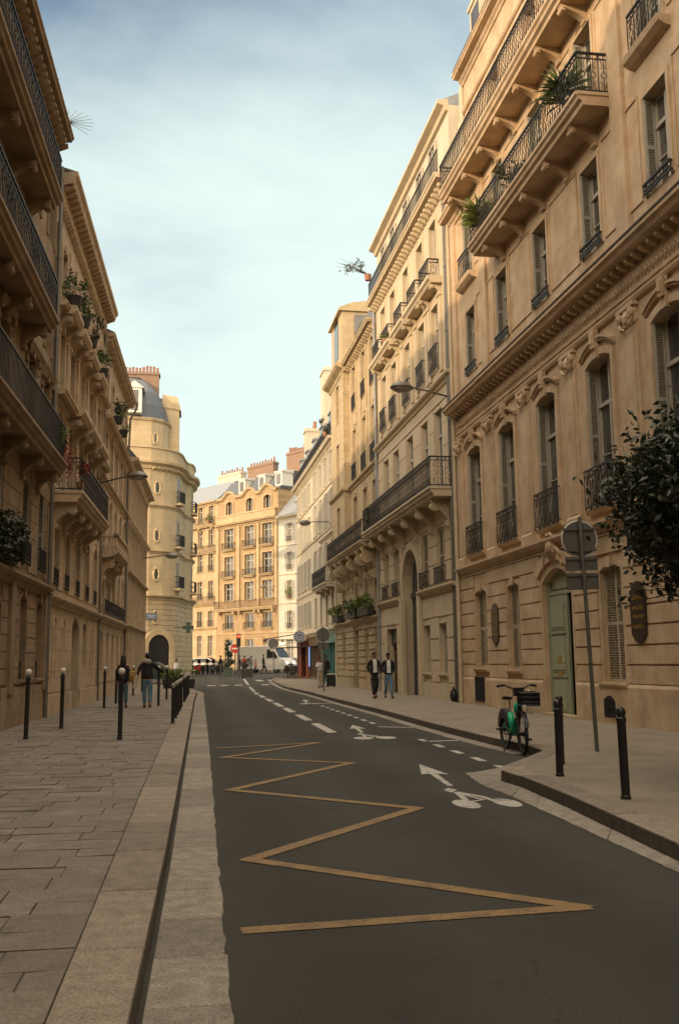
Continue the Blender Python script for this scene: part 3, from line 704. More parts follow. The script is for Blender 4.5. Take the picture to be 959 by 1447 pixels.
# ---- R1
r1=Bld('town_house','large ochre stone house right, with carved window hoods and pale green door',*RP,3.5,32.6,1,stoneA,stoneA)
B=r1
cs=[30.45,27.25,24.05,20.75,17.45,14.2,10.9,7.6]
for i,c in enumerate(cs):
    B.win(c,4.92,8.38,1.36,'reveal','seg',.16)
    B.win(c,10.88,13.02,1.02,'reveal',None)
    B.win(c,14.12,16.45,1.02,'reveal',None)
    if i: B.win(c,17.35,19.6,1.02,'french',None)
gfw=[(30.3,1.15,1.3,3.74),(27.2,1.0,1.26,3.7),(20.72,1.1,1.02,3.6),(16.2,1.1,1.02,3.6),(12.8,1.1,1.02,3.6),(9.4,1.1,1.02,3.6),(6.0,1.1,1.02,3.6)]
for c,w,z0,z1 in gfw: B.win(c,z0,z1,w,'closed','seg',.12,recess=.24)
B.holes.append((22.95,24.9,.1,3.82,'seg',.34,.2))
B.wall(17.0,21.3,3.5,30.35,name='attic_wall'); B.wall(-.05,17.0)
b=MB(); b.box(30.36,32.55,-9.8,-1.0,17.0,20.4); b.box(30.45,30.8,-.95,.05,17.0,21.1); b.box(31.2,31.5,-.95,-.1,17.0,20.2); B.B(b,'party_wall',stoneB)
B.courses(1.0,4.25,.42,.04,.045,margin=.13)
b=MB(); 
for a,c in ((3.5,22.8),(25.05,32.6)): b.mark(); b.prism([(-.01,-.05),(.075,-.05),(.075,.93),(.04,1.0),(-.01,1.0)],a,c)
B.B(b,'plinth',B.w)
gf=lambda h:h[3]<3.9 and h[0]<22 or 26<h[0]<32 and h[3]<3.9
B.surrounds(filt=gf,wd=.10,proud=.03,key=True)
B.surrounds(filt=lambda h:4.5<h[2]<5.5,wd=.16,proud=.06,hood=True,key=True)
B.surrounds(filt=lambda h:h[2]>10 and h[2]<17,wd=.09,proud=.035,key=False,sill=False)
B.surrounds(filt=lambda h:h[2]>17,wd=.12,proud=.05,key=False,sill=False)
B.mould(4.5,scaleprof(LEDGE,1.15),name='string_course'); B.mould(4.28,[(0,-.03),(.05,-.02),(.05,.03),(0,.03)],name='string_course')
# door surround, leaves, cartouche
b=MB()
inn=arch_pts(1.95,.1,3.82,'seg',.34,12); o1=arch_pts(2.35,.1,4.03,'seg',.4,12); o2=arch_pts(2.75,2.6,4.28,'seg',.46,12)
for P_,Q_,pr in ((inn,o1,.03),(o1,o2,.10)):
    for k in range(len(P_)-1):
        if pr==.10 and k in (0,len(P_)-2): continue
        (x0,w0),(x1,w1)=P_[k],P_[k+1]; (X0,W0),(X1,W1)=Q_[k],Q_[k+1]; mm=23.92
        b.add([(mm+x0,pr,w0),(mm+x1,pr,w1),(mm+X1,pr,W1),(mm+X0,pr,W0),(mm+x0,-.01,w0),(mm+x1,-.01,w1),(mm+X1,-.01,W1),(mm+X0,-.01,W0)],[(0,1,2,3),(0,4,5,1),(3,2,6,7)])
B.B(b,'door_surround',B.t)
b=MB(); cx_=23.92
b.xprism([(cx_+.3*math.cos(q*math.pi/8)*(1-.12*math.sin(q*math.pi/8)),4.34+.3*math.sin(q*math.pi/8)) for q in range(16)],0,.17)
b.xprism([(cx_+.2*math.cos(q*math.pi/8),4.35+.2*math.sin(q*math.pi/8)) for q in range(16)],.17,.205)
for sg in(-1,1):
    pts=[(cx_+sg*(.22+.1*k-.006*k*k),.11,4.3+.0*k-.010*k*k) for k in range(8)]; b.tube(pts,.06,6,.03)
    pts=[(cx_+sg*(.3+.13*math.cos(q*.9)*(1-q*.1)),.13,4.5+.13*math.sin(q*.9)*(1-q*.1)) for q in range(8)]; b.tube(pts,.035,6,.015)
    b.tube([(cx_+sg*.22,.14,4.6),(cx_+sg*.1,.18,4.68),(cx_,.19,4.62)],.04,6,.03)
B.B(b,'door_cartouche',B.t,smooth=True)
def door_leaf(w,h,mt,handle=True):
    b=MB(); b.box(0,w,-.03,.03,0,h)
    for z0,z1 in ((.12,h*.30),(h*.36,h*.66),(h*.71,h*.93)):
        b.box(.1,w-.1,.03,.045,z0,z1); b.box(.16,w-.16,.045,.062,z0+.06,z1-.06)
    b.box(.06,w-.06,.03,.06,h*.318,h*.345); b.box(.08,w-.08,.03,.07,h*.675,h*.695)
    return b
dr=door_leaf(1.12,3.05,doorgreen); do=bpy.data.objects.new('door_leaf',dr.mesh('door_leaf',doorgreen)); C.objects.link(do); do.parent=B.e; do.location=(B.L(23.72),-.17,.12)
b=MB(); b.box(.35,.62,.045,.07,1.02,1.12); b.box(.38,.60,.062,.075,1.34,1.5); b.build('letter_plate',gold,do)
b=MB(); b.lathe([(.03,0),(.04,.02),(.02,.05)],(0,0,0),8); k=b.build('handle',gold,do); k.location=(.08,.09,1.35); k.rotation_euler=(R(-90),0,0)
do2=inst('door_leaf',door_leaf(.9,3.05,doorgreen).mesh('door_leaf',doorgreen),B.e,(B.L(22.98),-.36,.12),R(-78)); do2.location=(B.L(22.99),-.36,.12)
b=MB(); mm=23.92
b.box(22.96,24.89,-.215,-.19,3.17,3.85); b.box(22.96,24.89,-.2,-.12,3.17,3.25); b.box(22.96,23.06,-.21,-.1,.12,3.8); b.box(24.83,24.89,-.21,-.1,.12,3.8); b.box(23.25,24.6,-.19,-.165,3.32,3.62); b.box(23.64,23.72,-.2,-.13,.12,3.17)
B.B(b,'door_frame',doorgreen)
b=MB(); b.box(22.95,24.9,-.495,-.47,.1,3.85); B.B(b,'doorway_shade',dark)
b=MB(); b.box(22.75,25.1,-.2,.12,-.02,.19); B.B(b,'doorstep',stoneC)
# cellar grilles
b=MB()
b.box(30.0,31.0,.076,.086,.26,1.02)
B.B(b,'cellar_opening',dark)
b=MB()
for k in range(9): x=30.05+k*.112; b.box(x-.01,x+.01,.086,.1,.27,1.01)
for z in (.28,.5,.75,1.0): b.box(30.0,31.0,.087,.104,z-.015,z+.015)
B.B(b,'cellar_grille',iron)
b=MB(); pts=arch_pts(.56,.28,.74,'seg',.12,8); b.xprism([(20.95+x,z) for x,z in pts],.076,.09); B.B(b,'cellar_opening',dark)
b=MB()
for k in range(6): x=20.72+k*.092; b.box(x-.009,x+.009,.09,.105,.29,.66)
for z in (.33,.5): b.box(20.69,21.21,.091,.108,z-.012,z+.012)
B.B(b,'cellar_grille',iron)
# first floor pilasters with capitals, entablature
b=MB(); cp=MB()
pil=[32.1,28.85,25.65,22.4,19.1,15.8,12.55,9.25,5.9]
for x in pil:
    for dxx in (0,):
        b.mark(); cp.mark(); b.box(x-.36,x+.36,-.01,.05,4.62,8.55); b.box(x-.24,x+.24,.05,.075,4.95,8.2)
        b.prism([(0,4.6),(.13,4.6),(.13,4.85),(.08,4.92),(0,4.92)],x-.4,x+.4)
    cp.box(x-.42,x+.42,-.01,.14,8.86,8.95); cp.box(x-.36,x+.36,-.01,.08,8.5,8.86)
    for sg in(-1,1):
        cp.tube([(x+sg*.27,.05,8.74),(x+sg*.27,.16,8.74)],.11,10); cp.tube([(x+sg*.27,.1,8.74),(x+sg*.27,.19,8.74)],.045,8)
        cp.tube([(x+sg*.3,.1,8.62),(x+sg*.2,.14,8.5),(x+sg*.06,.12,8.42)],.045,6,.02)
    cp.lathe([(.02,0),(.1,.08),(.12,.2),(.05,.34)],(x,.08,8.5),8)
B.B(b,'pilaster',B.t); B.B(cp,'capital',B.t,smooth=False)
b=MB()
for c in cs:
    b.mark(); z=8.66; b.xprism([(c-.08,z-.12),(c+.08,z-.12),(c+.13,z+.3),(c-.13,z+.3)],.05,.17); b.xprism([(c-.05,z-.02),(c+.05,z-.02),(c+.07,z+.2),(c-.07,z+.2)],.17,.2)
    for sg in(-1,1): b.tube([(c+sg*.1,.14,z+.27),(c+sg*.2,.12,z+.2),(c+sg*.17,.11,z+.05)],.035,6,.018)
B.B(b,'window_keystone',B.t)
B.mould(9.03,[(0,-.08),(.07,-.06),(.1,.0),(.1,.05),(0,.05)],name='string_course'); B.mould(9.2,[(0,-.03),(.05,-.02),(.05,.03),(0,.03)],name='string_course')
b=MB(); rd=random.Random(8)                       # carved frieze
x=3.6
while x<32.5:
    b.tube([(x,.01,9.42),(x+.05,.035,9.5),(x+.12,.01,9.56)],.03,4,.015); b.tube([(x+.09,.01,9.33),(x+.03,.03,9.4),(x-.03,.01,9.47)],.026,4,.012); x+=.17
B.B(b,'carved_frieze',B.t)
b=MB(); B.modillions(9.84,0.02,.22,.10,.13,.34,b=b); B.B(b,'modillion_row',B.t)
B.mould(9.93,[(0,-.12),(.1,-.1),(.12,-.03),(.36,-.02),(.40,.05),(.47,.1),(.47,.19),(0,.22)],name='cornice')
b=MB(); b.prism([(0,10.15),(.49,10.12),(.49,10.16),(.3,10.2),(0,10.32)],3.5,32.6); B.B(b,'cornice_flashing',lead)
# second floor: panels, low rails
b=MB()
for i,c in enumerate(cs[:-1]):
    x0,x1=cs[i+1]+.75,c-.75; b.mark()
    for (a,bb,cc,d) in ((x0,x1,10.9,10.94),(x0,x1,13.2,13.24)): b.box(a,bb,-.01,.03,cc,d)
    for xx in (x0,x1): b.box(xx-.02,xx+.02,-.01,.03,10.9,13.24)
    x0,x1=x0-.03,x1+.03; b.mark()
    for (cc,d) in ((14.3,14.34),(16.5,16.54)): b.box(x0,x1,-.01,.03,cc,d)
    for xx in (x0,x1): b.box(xx-.02,xx+.02,-.01,.03,14.3,16.54)
B.B(b,'wall_panel',B.t)
B.guards(lambda h:10.5<h[2]<11,h=.28,y=.02); B.guards(lambda h:4.5<h[2]<5.5,h=.92,y=.1,ext=.1)
b=MB()
for x in (32.2,28.85,19.05,15.8): 
    b.mark(); b.box(x-.3,x+.3,-.01,.09,10.3,16.7)
B.B(b,'pilaster',B.t)
cw=[26.9,25.25,23.6,21.95,20.3]
B.balcony(19.35,27.75,13.72,.85,.28,cw,.98,.46,.2,mt=B.t)
B.balcony(3.6,30.9,16.93,.85,.30,[30.4,28.75,27.1,25.45,23.8,22.15,20.5,18.85,17.2,15.5,13.8,12.1,10.4],.98,.42,.2,mt=B.t)
for c in (30.45,17.45): 
    b=MB(); b.prism([(0,13.82),(.14,13.86),(.26,13.94),(.3,14.06),(0,14.06)],c-.8,c+.8); B.B(b,'window_sill',B.t)
    b=MB(); iron_rail(b,c-.62,c+.62,.2,14.06,.9); B.B(b,'window_guard',iron)
B.mould(20.0,STRING,sb=30.4,name='string_course'); B.mould(21.3,scaleprof(CORN,.8),sb=30.5,name='top_cornice'); B.mould(17.0,scaleprof(CORN,.9),sa=30.95,sb=32.6,name='end_cornice')
b=MB(); b.prism([(.4,21.43),(-1.6,23.6),(-9.9,24.2),(-9.9,21.3),(0,21.3)],3.5,30.4); B.B(b,'roof',zinc)
for c in (29,23.5,18,12):
    b=MB(); b.box(c-.6,c+.6,-1.2,-.05,21.5,23.2); b.prism([(-.0,23.2),(-.0,23.35),(-1.6,23.7),(-1.6,23.2)],c-.7,c+.7); o=B.B(b,'dormer',stoneB); b=MB(); b.box(c-.4,c+.4,-.06,-.03,21.7,23.0); B.B(b,'pane',glass,o)
B.pipe(32.42,17.0,y=.14,r=.065,mt=stoneB); B.pipe(32.85,17,y=.1,r=.04)
B.chimney(31.3,32.5,-3.0,20.4,22.8,1.2,stoneB,3)

# ---- R2
r2=Bld('apartment_building','pale rendered building right, with tall arched carriage entrance and long bracketed iron balcony',*RP,32.75,46.2,1,stoneB,stoneB); B=r2
c5=[44.3,42.15,39.5,37.0,34.9]
B.holes.append((38.35,41.15,.1,6.07,'round',1.4,.37))
B.holes.append((42.45,44.8,.1,2.96,None,0,.5))
for c,w in ((37.2,1.0),(34.9,1.06)): B.win(c,1.08,2.87,w,'french',recess=.2)
for c in (44.45,42.35,37.22,34.87): B.win(c,4.3,6.36,1.02,'closed' if c<38 else 'french',recess=.2)
for c in c5: B.win(c,7.6,10.74,1.12,'french',recess=.2); B.win(c,12.2,14.72,1.0,'french',recess=.18); B.win(c,16.3,18.05,.98,'french',recess=.18)
B.wall(-.05,19.2)
B.courses(.75,3.9,.79,.045,.045,margin=.04); B.courses(4.35,7.15,.7,.045,.045,margin=.04); B.courses(7.5,10.9,.85,.03,.025,margin=.05)
b=MB()
for a,c in ((32.75,38.3),(44.85,46.2)): b.mark(); b.box(a,c,-.01,.09,-.05,.72)
for x in (38.15,41.35): b.mark(); b.box(x-.32,x+.17 if x>40 else x+.2,-.01,.16,-.02,4.1)
B.B(b,'plinth',B.w)
for a,c in ((32.75,38.1),(41.45,46.2)): B.mould(4.12,scaleprof(LEDGE,1.2),sa=a,sb=c,name='string_course')
B.surrounds(filt=lambda h:h[4]=='round',wd=.28,proud=.09,key=False,sill=False)
B.surrounds(filt=lambda h:h[2]>1 and h[2]<1.2,wd=.03,proud=.05,key=False); 
B.surrounds(filt=lambda h:h[2]>12,wd=.11,proud=.05,key=False,sill=False)
b=MB(); xs_=arch_pts(2.8,.1,6.07,'round',1.4,14); b.xprism([(39.75+x,z) for x,z in xs_],-.40,-.36)
for z in (1.0,2.1,3.2,4.0,4.4): b.box(38.4,41.1,-.36,-.33,z,z+.06)
b.box(39.71,39.79,-.36,-.31,.1,4.0); b.box(38.35,41.15,-.36,-.29,4.15,4.35)
for x in (38.6,40.0):
    for z in (1.15,2.25): b.box(x,x+1.0,-.36,-.34,z,z+.8)
B.B(b,'carriage_door',doorblue)
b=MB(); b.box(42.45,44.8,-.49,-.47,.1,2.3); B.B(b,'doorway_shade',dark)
b=MB(); b.box(42.5,42.62,-.47,-.3,.1,2.3); b.box(44.65,44.78,-.47,-.3,.1,2.3); b.box(43.5,43.58,-.47,-.35,.1,2.3); B.B(b,'door_frame',doorwood)
b=MB(); b.box(42.45,44.8,-.3,-.2,2.3,2.96); B.B(b,'door_fascia',plasticg)
b=MB(); b.tube([(43.2,-.15,2.2),(43.2,-.1,2.2)],.04,8); B.B(b,'door_lamp',headl)
b=MB(); 
for sx in (42.4,44.85): b.mark(); b.box(sx-.14,sx+.14,-.01,.05,.1,3.1)
B.B(b,'door_surround',B.t)
B.guards(lambda h:4.2<h[2]<4.4,h=.62,y=.10,ext=.12)
B.balcony(33.0,46.0,7.22,.9,.30,[33.7,35.9,38.3,40.7,42.9,45.1],1.08,1.0,.2,mt=B.t)
B.mould(11.6,scaleprof(LEDGE,1.2),name='string_course'); B.mould(10.95,[(0,-.03),(.04,-.02),(.04,.03),(0,.03)],name='string_course')
B.guards(lambda h:12.1<h[2]<12.3,h=.95,y=.1,ext=.1)
b=MB(); cc=MB()
for c in c5:
    for sg in(-1,1):
        b.mark(); cc.mark(); b.box(c+sg*.82-.17,c+sg*.82+.17,-.01,.08,12.0,15.0); b.box(c+sg*.82-.21,c+sg*.82+.21,-.01,.12,14.85,15.0)
        console(cc,c+sg*.82,.2,15.3,.42,.45)
B.B(b,'pilaster',B.t); B.B(cc,'console',B.t)
for c in c5:
    b=MB(); b.prism([(0,15.28),(.42,15.28),(.46,15.36),(.55,15.42),(.55,15.55),(0,15.55)],c-1.08,c+1.08); 
    o=B.B(b,'balcony',B.t); r=MB(); iron_rail(r,c-.7,c+.7,.42,15.55,.8,.28); iron_rail(r,.0,.42,c-.7,15.55,.8,.28,'y'); iron_rail(r,.0,.42,c+.7,15.55,.8,.28,'y'); B.B(r,'railing',iron,o)
b=MB(); B.modillions(18.7,.02,.3,.16,.24,.42,b=b); B.B(b,'modillion_row',B.t)
B.mould(18.95,CORN,name='top_cornice')
b=MB(); simple_rail(b,32.8,46.1,.34,19.1,.85,.11); B.B(b,'roof_railing',iron)
# set back attic, catching the sun
b=MB(); b.box(32.76,46.18,-9.8,-.12,19.2,21.7); B.B(b,'attic_wall',stoneD)
B.mould(21.75,[(-.13,-.3),(.0,-.26),(.05,-.1),(.28,.0),(.28,.12),(-.13,.18)],name='attic_cornice')
b=MB(); b.prism([(.1,21.9),(-1.4,22.6),(-9.8,23.0),(-9.8,21.7),(-.1,21.7)],32.76,46.18); B.B(b,'roof',zinc)
for c in c5: 
    b=MB(); b.box(c-.42,c+.42,-.115,-.07,19.35,21.05); 
    f=MB(); f.box(c-.5,c-.42,-.11,-.0,19.3,21.1); f.box(c+.42,c+.5,-.11,-.0,19.3,21.1); f.box(c-.5,c+.5,-.11,-.0,21.1,21.18); f.box(c-.03,c+.03,-.06,-.03,19.3,21.05); fo=B.B(f,'attic_window',framew); B.B(b,'pane',glass,fo)
B.chimney(43.4,45.9,-2.6,21.5,24.4,1.1,stoneD,4)
B.pipe(33.1,19,y=.1,r=.05); B.pipe(46.0,18.9,y=.13,r=.06,mt=zinc)

# ---- R3
r3=Bld('apartment_building','honey stone building right, with giant scroll brackets, flower boxes and a projecting ashlar bay',*RP,46.22,59.2,1,stoneC,stoneC); B=r3
c3=[47.0,49.5,52.35]
for c in c3+[56.4]:
    if c!=52.35: B.win(c,.95 if c<50 else 1.3,2.95,.85,'french',recess=.18)
    B.win(c,4.0,6.35,.95,'french',recess=.18); B.win(c,7.6,10.35,1.0,'french',recess=.18)
    B.win(c,11.35,14.1,1.0,'french',recess=.18); B.win(c,15.25,17.65,1.0,'french',recess=.18)
B.holes.append((52.2-.3,53.4-.2,.1,3.2,None,0,.4))
B.wall(-.05,18.3)
b=MB(); b.box(51.9,53.2,-.39,-.35,.1,3.2); b.box(52.5,52.58,-.35,-.31,.1,2.5); b.box(51.9,53.2,-.35,-.30,2.5,2.6); B.B(b,'door',doorwood)
B.courses(.7,3.5,.35,.06,.075,margin=.07,vj=.62); B.courses(3.9,7.0,.44,.025,.03,margin=.1)
b=MB(); b.mark(); b.box(46.22,51.8,-.01,.1,-.05,.66); b.mark(); b.box(53.3,59.2,-.01,.1,-.05,.66); B.B(b,'plinth',B.w)
B.mould(3.62,scaleprof(LEDGE,1.3),name='string_course')
B.surrounds(filt=lambda h:h[2]>3.5,wd=.12,proud=.05,key=True,sill=False)
B.balcony(45.9+.4,57.6,7.0,.9,.28,[],1.02,.5,.2,mt=B.t)
b=MB()
for x in (46.8,48.3,50.9,53.6,55.2,57.0): b.mark(); console(b,x,.34,6.98,.8,1.5,True)
B.B(b,'scroll_bracket',B.t)
B.mould(11.05,scaleprof(LEDGE,1.2),name='string_course'); B.guards(lambda h:11.2<h[2]<11.5 and h[0]<53,h=.85,y=.06,ext=.15,style='s'); B.guards(lambda h:15<h[2]<15.5 and h[0]<53,h=.8,y=.04,ext=.05,style='s')
b=MB()
for c in c3:
    for sg in (-1,1): b.mark(); b.box(c+sg*.78-.11,c+sg*.78+.11,-.01,.07,11.2,17.9)
B.B(b,'pilaster',B.t)
b=MB()
for c in c3: b.mark(); b.box(c-.5,c+.5,-.01,.05,14.35,15.05)
B.B(b,'wall_panel',B.t)
# projecting ashlar bay
B2h=B.holes; B.holes=[(55.9,56.9,7.6,10.35,None,0,.2),(55.9,56.9,11.35,14.1,None,0,.2),(55.9,56.9,15.25,17.65,None,0,.2)]
B.wall(7.35,18.3,54.0,58.8,'bay_wall',y=.32,body=False); B.holes=B2h
bb=MB()
for i in range(26): 
    z=7.4+i*.42
    bb.box(54.0-(0 if i%2 else .02),54.45+(.1 if i%2 else 0),.3,.345,z+.015,z+.405)
B.B(bb,'bay_quoins',B.w)
B.mould(11.05,[(0,-.1),(.4,-.08),(.5,0),(.52,.12),(.3,.14),(0,.14)],sa=53.8,sb=59.0,name='bay_cornice')
b=MB(); B.modillions(18.0,.02,.3,.16,.24,.42,b=b); B.B(b,'modillion_row',B.t)
B.mould(18.25,CORN,name='top_cornice'); B.mould(18.25,[(0,-.42),(.36,-.40),(.42,-.24),(.7,-.1),(.8,.0),(.8,.1),(0,.12)],sa=53.8,sb=59.2,name='bay_top_cornice')
b=MB(); b.prism([(.1,18.36),(-.6,20.4),(-9.9,21.0),(-9.9,18.3),(.1,18.3)],46.22,54.6); B.B(b,'roof',slate)
b=MB(); b.box(55.0,58.9,-3.2,.22,18.35,21.9); b.prism([(-3.3,21.9),(-3.3,22.0),(-2.4,22.35),(-1.4,22.5),(-.4,22.35),(.35,22.05),(.42,21.98),(.42,21.85),(-3.3,21.8)],54.85,59.05); o=B.B(b,'roof_pavilion',B.w)
b=MB(); b.box(56.3,57.7,.2,.25,19.4,21.8); B.B(b,'pavilion_window',glass,o)
b=MB(); b.box(54.85,54.89,-1.6,-.5,19.6,21.6); B.B(b,'pavilion_side_window',glass,o)
B.pipe(59.1,18,y=.12,r=.06,mt=stoneD)
B.chimney(48,50,-3.5,20.4,22.6,1.0,stoneD,4)

# ---- R4
r4=Bld('apartment_building','pale plastered building at the right end, with open white shutters above teal and red shopfronts',*RP,59.22,79.6,1,stoneD,stoneD); B=r4
ca=[60.9,63.4,66.0,68.6]; cb_=[72.0,74.2,76.3,78.3]
for c in ca: B.win(c,3.95,5.9,.85,'french',recess=.2); B.win(c,6.75,9.2,.95,'open' if c!=60.9 else 'french',recess=.2); B.win(c,10.2,12.4,.95,'open',recess=.2); B.win(c,13.0,14.8,.9,'open',recess=.2)
for c in cb_: B.win(c,4.1,5.9,.85,'open',recess=.2); B.win(c,6.9,9.0,.9,'open',recess=.2); B.win(c,10.1,12.1,.9,'open',recess=.2); B.win(c,13.0,14.6,.85,'open',recess=.2)
B.wall(3.4,15.3)
B.surrounds(filt=lambda h:True,wd=.1,proud=.03,key=False)
for z in (6.45,9.95,12.75): B.mould(z,STRING,name='string_course')
B.mould(9.5,LEDGE,sa=59.3,sb=66,name='string_course')
B.mould(3.5,scaleprof(LEDGE,1.3),name='shop_cornice')
b=MB(); B.modillions(15.15,.02,.25,.14,.2,.5,b=b); B.B(b,'modillion_row',B.t)
B.mould(15.3,CORN,name='top_cornice')
b=MB(); b.prism([(.2,15.42),(-.5,17.8),(-1.0,18.2),(-9.9,18.9),(-9.9,15.3),(.2,15.3)],59.22,79.6); B.B(b,'roof',slate)
b=MB(); simple_rail(b,59.4,79.4,.3,15.42,.85,.13); B.B(b,'roof_railing',iron)
B.balcony(59.4,65.6,6.1,.75,.22,[60.2,62.5,64.8],1.0,.4,.2,mt=B.t)
B.chimney(69.2,71.0,-.8,16.5,22.8,3.4,stoneD,4); B.chimney(78.4,79.5,-.6,15.4,20.4,1.6,stoneD,5)
for c in (62,66,70,74,77.5):
    b=MB(); b.box(c-.5,c+.5,-1.3,-.1,15.7,17.4); b.prism([(0,17.4),(0,17.5),(-1.5,17.8),(-1.5,17.4)],c-.6,c+.6); o=B.B(b,'dormer',zinc); b=MB(); b.box(c-.35,c+.35,-.11,-.08,15.9,17.2); B.B(b,'pane',glass,o)
# shops
def shop(s0,s1,mt,name,doors,top=3.3,trimm=None):
    f=MB(); f.box(s0,s1,-3,-.35,-.05,3.42); f.box(s0,s0+.22,-.35,.06,.02,top); f.box(s1-.22,s1,-.35,.06,.02,top); f.box(s0,s1,-.35,.1,top-.55,top); f.box(s0-.04,s1+.04,-.3,.16,top,top+.1); f.box(s0+.22,s1-.22,-.35,-.02,.02,.5)
    n=doors; w=(s1-s0-.44)/n
    for i in range(1,n): f.box(s0+.22+i*w-.06,s0+.22+i*w+.06,-.35,.0,.5,top-.55)
    o=B.B(f,name,mt)
    for i in range(n): g=MB(); g.box(s0+.22+i*w+.08,s0+.22+(i+1)*w-.08,-.34,-.2,.5,top-.6); B.B(g,'shop_window',trimm or glass,o)
    return o
shop(59.7,65.6,teal,'teal_shopfront',4,3.25,mat('teal shutter paint',(.05,.15,.12),.6,noise=.12))
shop(65.8,72.3,doorwood,'dark_shopfront',5,3.2)
shop(72.5,79.5,brownred,'red_shopfront',3,3.2)
b=MB(); b.mark(); b.box(72.42,73.0,-.01,.16,.02,3.3); b.mark(); b.box(75.9,77.2,-.01,.2,.02,3.3); B.B(b,'red_pier',brownred)
#==PART3==
# ================================================================== LEFT HAND BUILDINGS
# ---- L1
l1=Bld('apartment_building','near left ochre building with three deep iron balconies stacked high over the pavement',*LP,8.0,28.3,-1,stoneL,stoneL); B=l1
cl=[27.35,25.15,21.9,19.6,17.2,14.8,12.4,10.0]
for i,c in enumerate(cl):
    if i!=2: B.win(c,1.2,3.24,.86,'closed','seg',.12,recess=.28)
    B.win(c,4.0,6.1,.95,'reveal',recess=.3)
    B.win(c,7.0,9.3,1.05,'french',recess=.3); B.win(c,10.1,12.2,1.05,'french',recess=.3); B.win(c,13.3,15.2,1.05,'french',recess=.3)
B.holes.append((21.1,22.6,.1,3.2,'seg',.4,.4))
B.wall(-.05,16.95)
b=MB(); b.box(21.1,22.6,-.39,-.33,.1,3.3); b.box(21.2,21.8,-.33,-.30,.3,2.6); b.box(21.9,22.5,-.33,-.30,.3,2.6); B.B(b,'door',doorwood)
B.courses(1.1,3.35,.37,.025,.03,margin=.1); B.courses(3.85,6.5,.44,.022,.025,margin=.02)
b=MB(); b.mark(); b.box(8,21.0,-.01,.08,-.05,1.05); b.mark(); b.box(22.7,28.3,-.01,.08,-.05,1.05)
for x in (23.6,28.05,20.4): b.mark(); b.box(x-.22,x+.22,-.01,.12,.9,3.45)
B.B(b,'plinth',B.w)
B.mould(3.58,scaleprof(LEDGE,1.3),name='string_course')
B.surrounds(filt=lambda h:h[3]<3.3,wd=.1,proud=.04); B.surrounds(filt=lambda h:h[2]>6,wd=.13,proud=.05,sill=False)
B.guards(lambda h:3.9<h[2]<4.1,h=.62,y=.02,style='s',ext=.0)
b=MB()
for q in B.holes:
    if q[2]==1.2: b.mark(); b.box(q[0]+.02,q[1]-.02,-.1,-.06,1.2,1.65)
B.B(b,'window_grille',iron)
B.balcony(8.1,26.9,6.58,.72,.26,[26.4,24.3,22.3,20.3,18.3,16.3],1.0,.6,.24,mt=B.t,style='s')
B.balcony(16.5,24.4,9.7,.78,.28,[23.9,21.9,19.9,17.9],1.0,.6,.24,mt=B.t)
B.balcony(16.5,24.4,12.95,.78,.28,[23.9,21.9,19.9,17.9],1.0,.6,.24,mt=B.t)
b=MB()
for c in cl:
    b.mark()
    for y_ in (9.35,): b.prism([(0,9.35),(.1,9.37),(.18,9.5),(0,9.56)],c-.75,c+.75)
    for sg in(-1,1): console(b,c+sg*.68,.16,9.36,.14,.4)
B.B(b,'window_hood',B.t)
B.mould(12.45,STRING,sa=24.6,name='string_course'); B.mould(9.62,STRING,sa=24.6,name='string_course')
b=MB(); B.modillions(16.7,.02,.26,.14,.2,.36,b=b)
B.mould(15.7,STRING,name='string_course'); B.B(b,'modillion_row',B.t); B.mould(16.95,scaleprof(CORN,.85),name='top_cornice')
b=MB(); b.prism([(.3,17.06),(-1,17.6),(-3,18.2),(-9.8,18.6),(-9.8,16.95),(0,16.95)],8,28.3); B.B(b,'roof',zinc)
B.pipe(28.15,16,y=.13,r=.06,mt=lampgrey)
# ---- L2
l2=Bld('apartment_building','rosy stone building left, with round blind arches, a bracketed balcony and a deep dentilled eave',*LP,28.35,40.45,-1,stoneL2,stoneL2); B=l2
cm=[29.75,31.85,34.3,36.75,39.1]
B.holes.append((33.65,35.3,.1,3.1,'seg',.35,.35)); B.holes.append((36.3,37.25,1.4,3.0,'seg',.1,.25))
for c in cm:
    B.win(c,3.85,5.95,.95,'french','round',.47,recess=.3); B.win(c,6.85,8.9,.95,'french',recess=.3); B.win(c,9.8,11.5,.95,'french',recess=.28); B.win(c,12.3,14.0,.9,'french',recess=.25)
B.wall(-.05,16.05)
b=MB(); b.box(33.65,35.3,-.34,-.3,.1,3.1); b.box(33.8,34.4,-.3,-.27,.3,2.5); b.box(34.55,35.15,-.3,-.27,.3,2.5); b.box(34.3,34.6,-.27,-.25,1.2,1.5); B.B(b,'door',doorwood)
b=MB(); b.box(36.3,37.25,-.24,-.2,1.4,3.0); B.B(b,'narrow_window',glass)
b=MB()
for c in (29.9,31.6,38.6):
    b.mark()
    pts=arch_pts(.62,1.2,2.95,'round',.31,10); 
    for k in range(len(pts)-1):
        (x0,w0),(x1,w1)=pts[k],pts[k+1]; b.tube([(c+x0,.03,w0),(c+x1,.03,w1)],.035,5)
    for k in range(7): b.box(c-.27,c+.27,.0,.035,2.1+k*.1,2.15+k*.1)
B.B(b,'blind_arch',B.t)
B.courses(.75,3.2,.62,.02,.02,margin=.1); B.courses(3.75,6.1,.4,.022,.025,margin=.03)
b=MB(); b.mark(); b.box(28.35,33.5,-.01,.08,-.05,.7); b.mark(); b.box(35.45,40.45,-.01,.08,-.05,.7); B.B(b,'plinth',B.w)
B.mould(3.42,scaleprof(LEDGE,1.15),name='string_course')
B.surrounds(filt=lambda h:h[2]>3.5 and h[4]=='round',wd=.12,proud=.06,sill=False); B.surrounds(filt=lambda h:h[2]>6,wd=.13,proud=.06,sill=False)
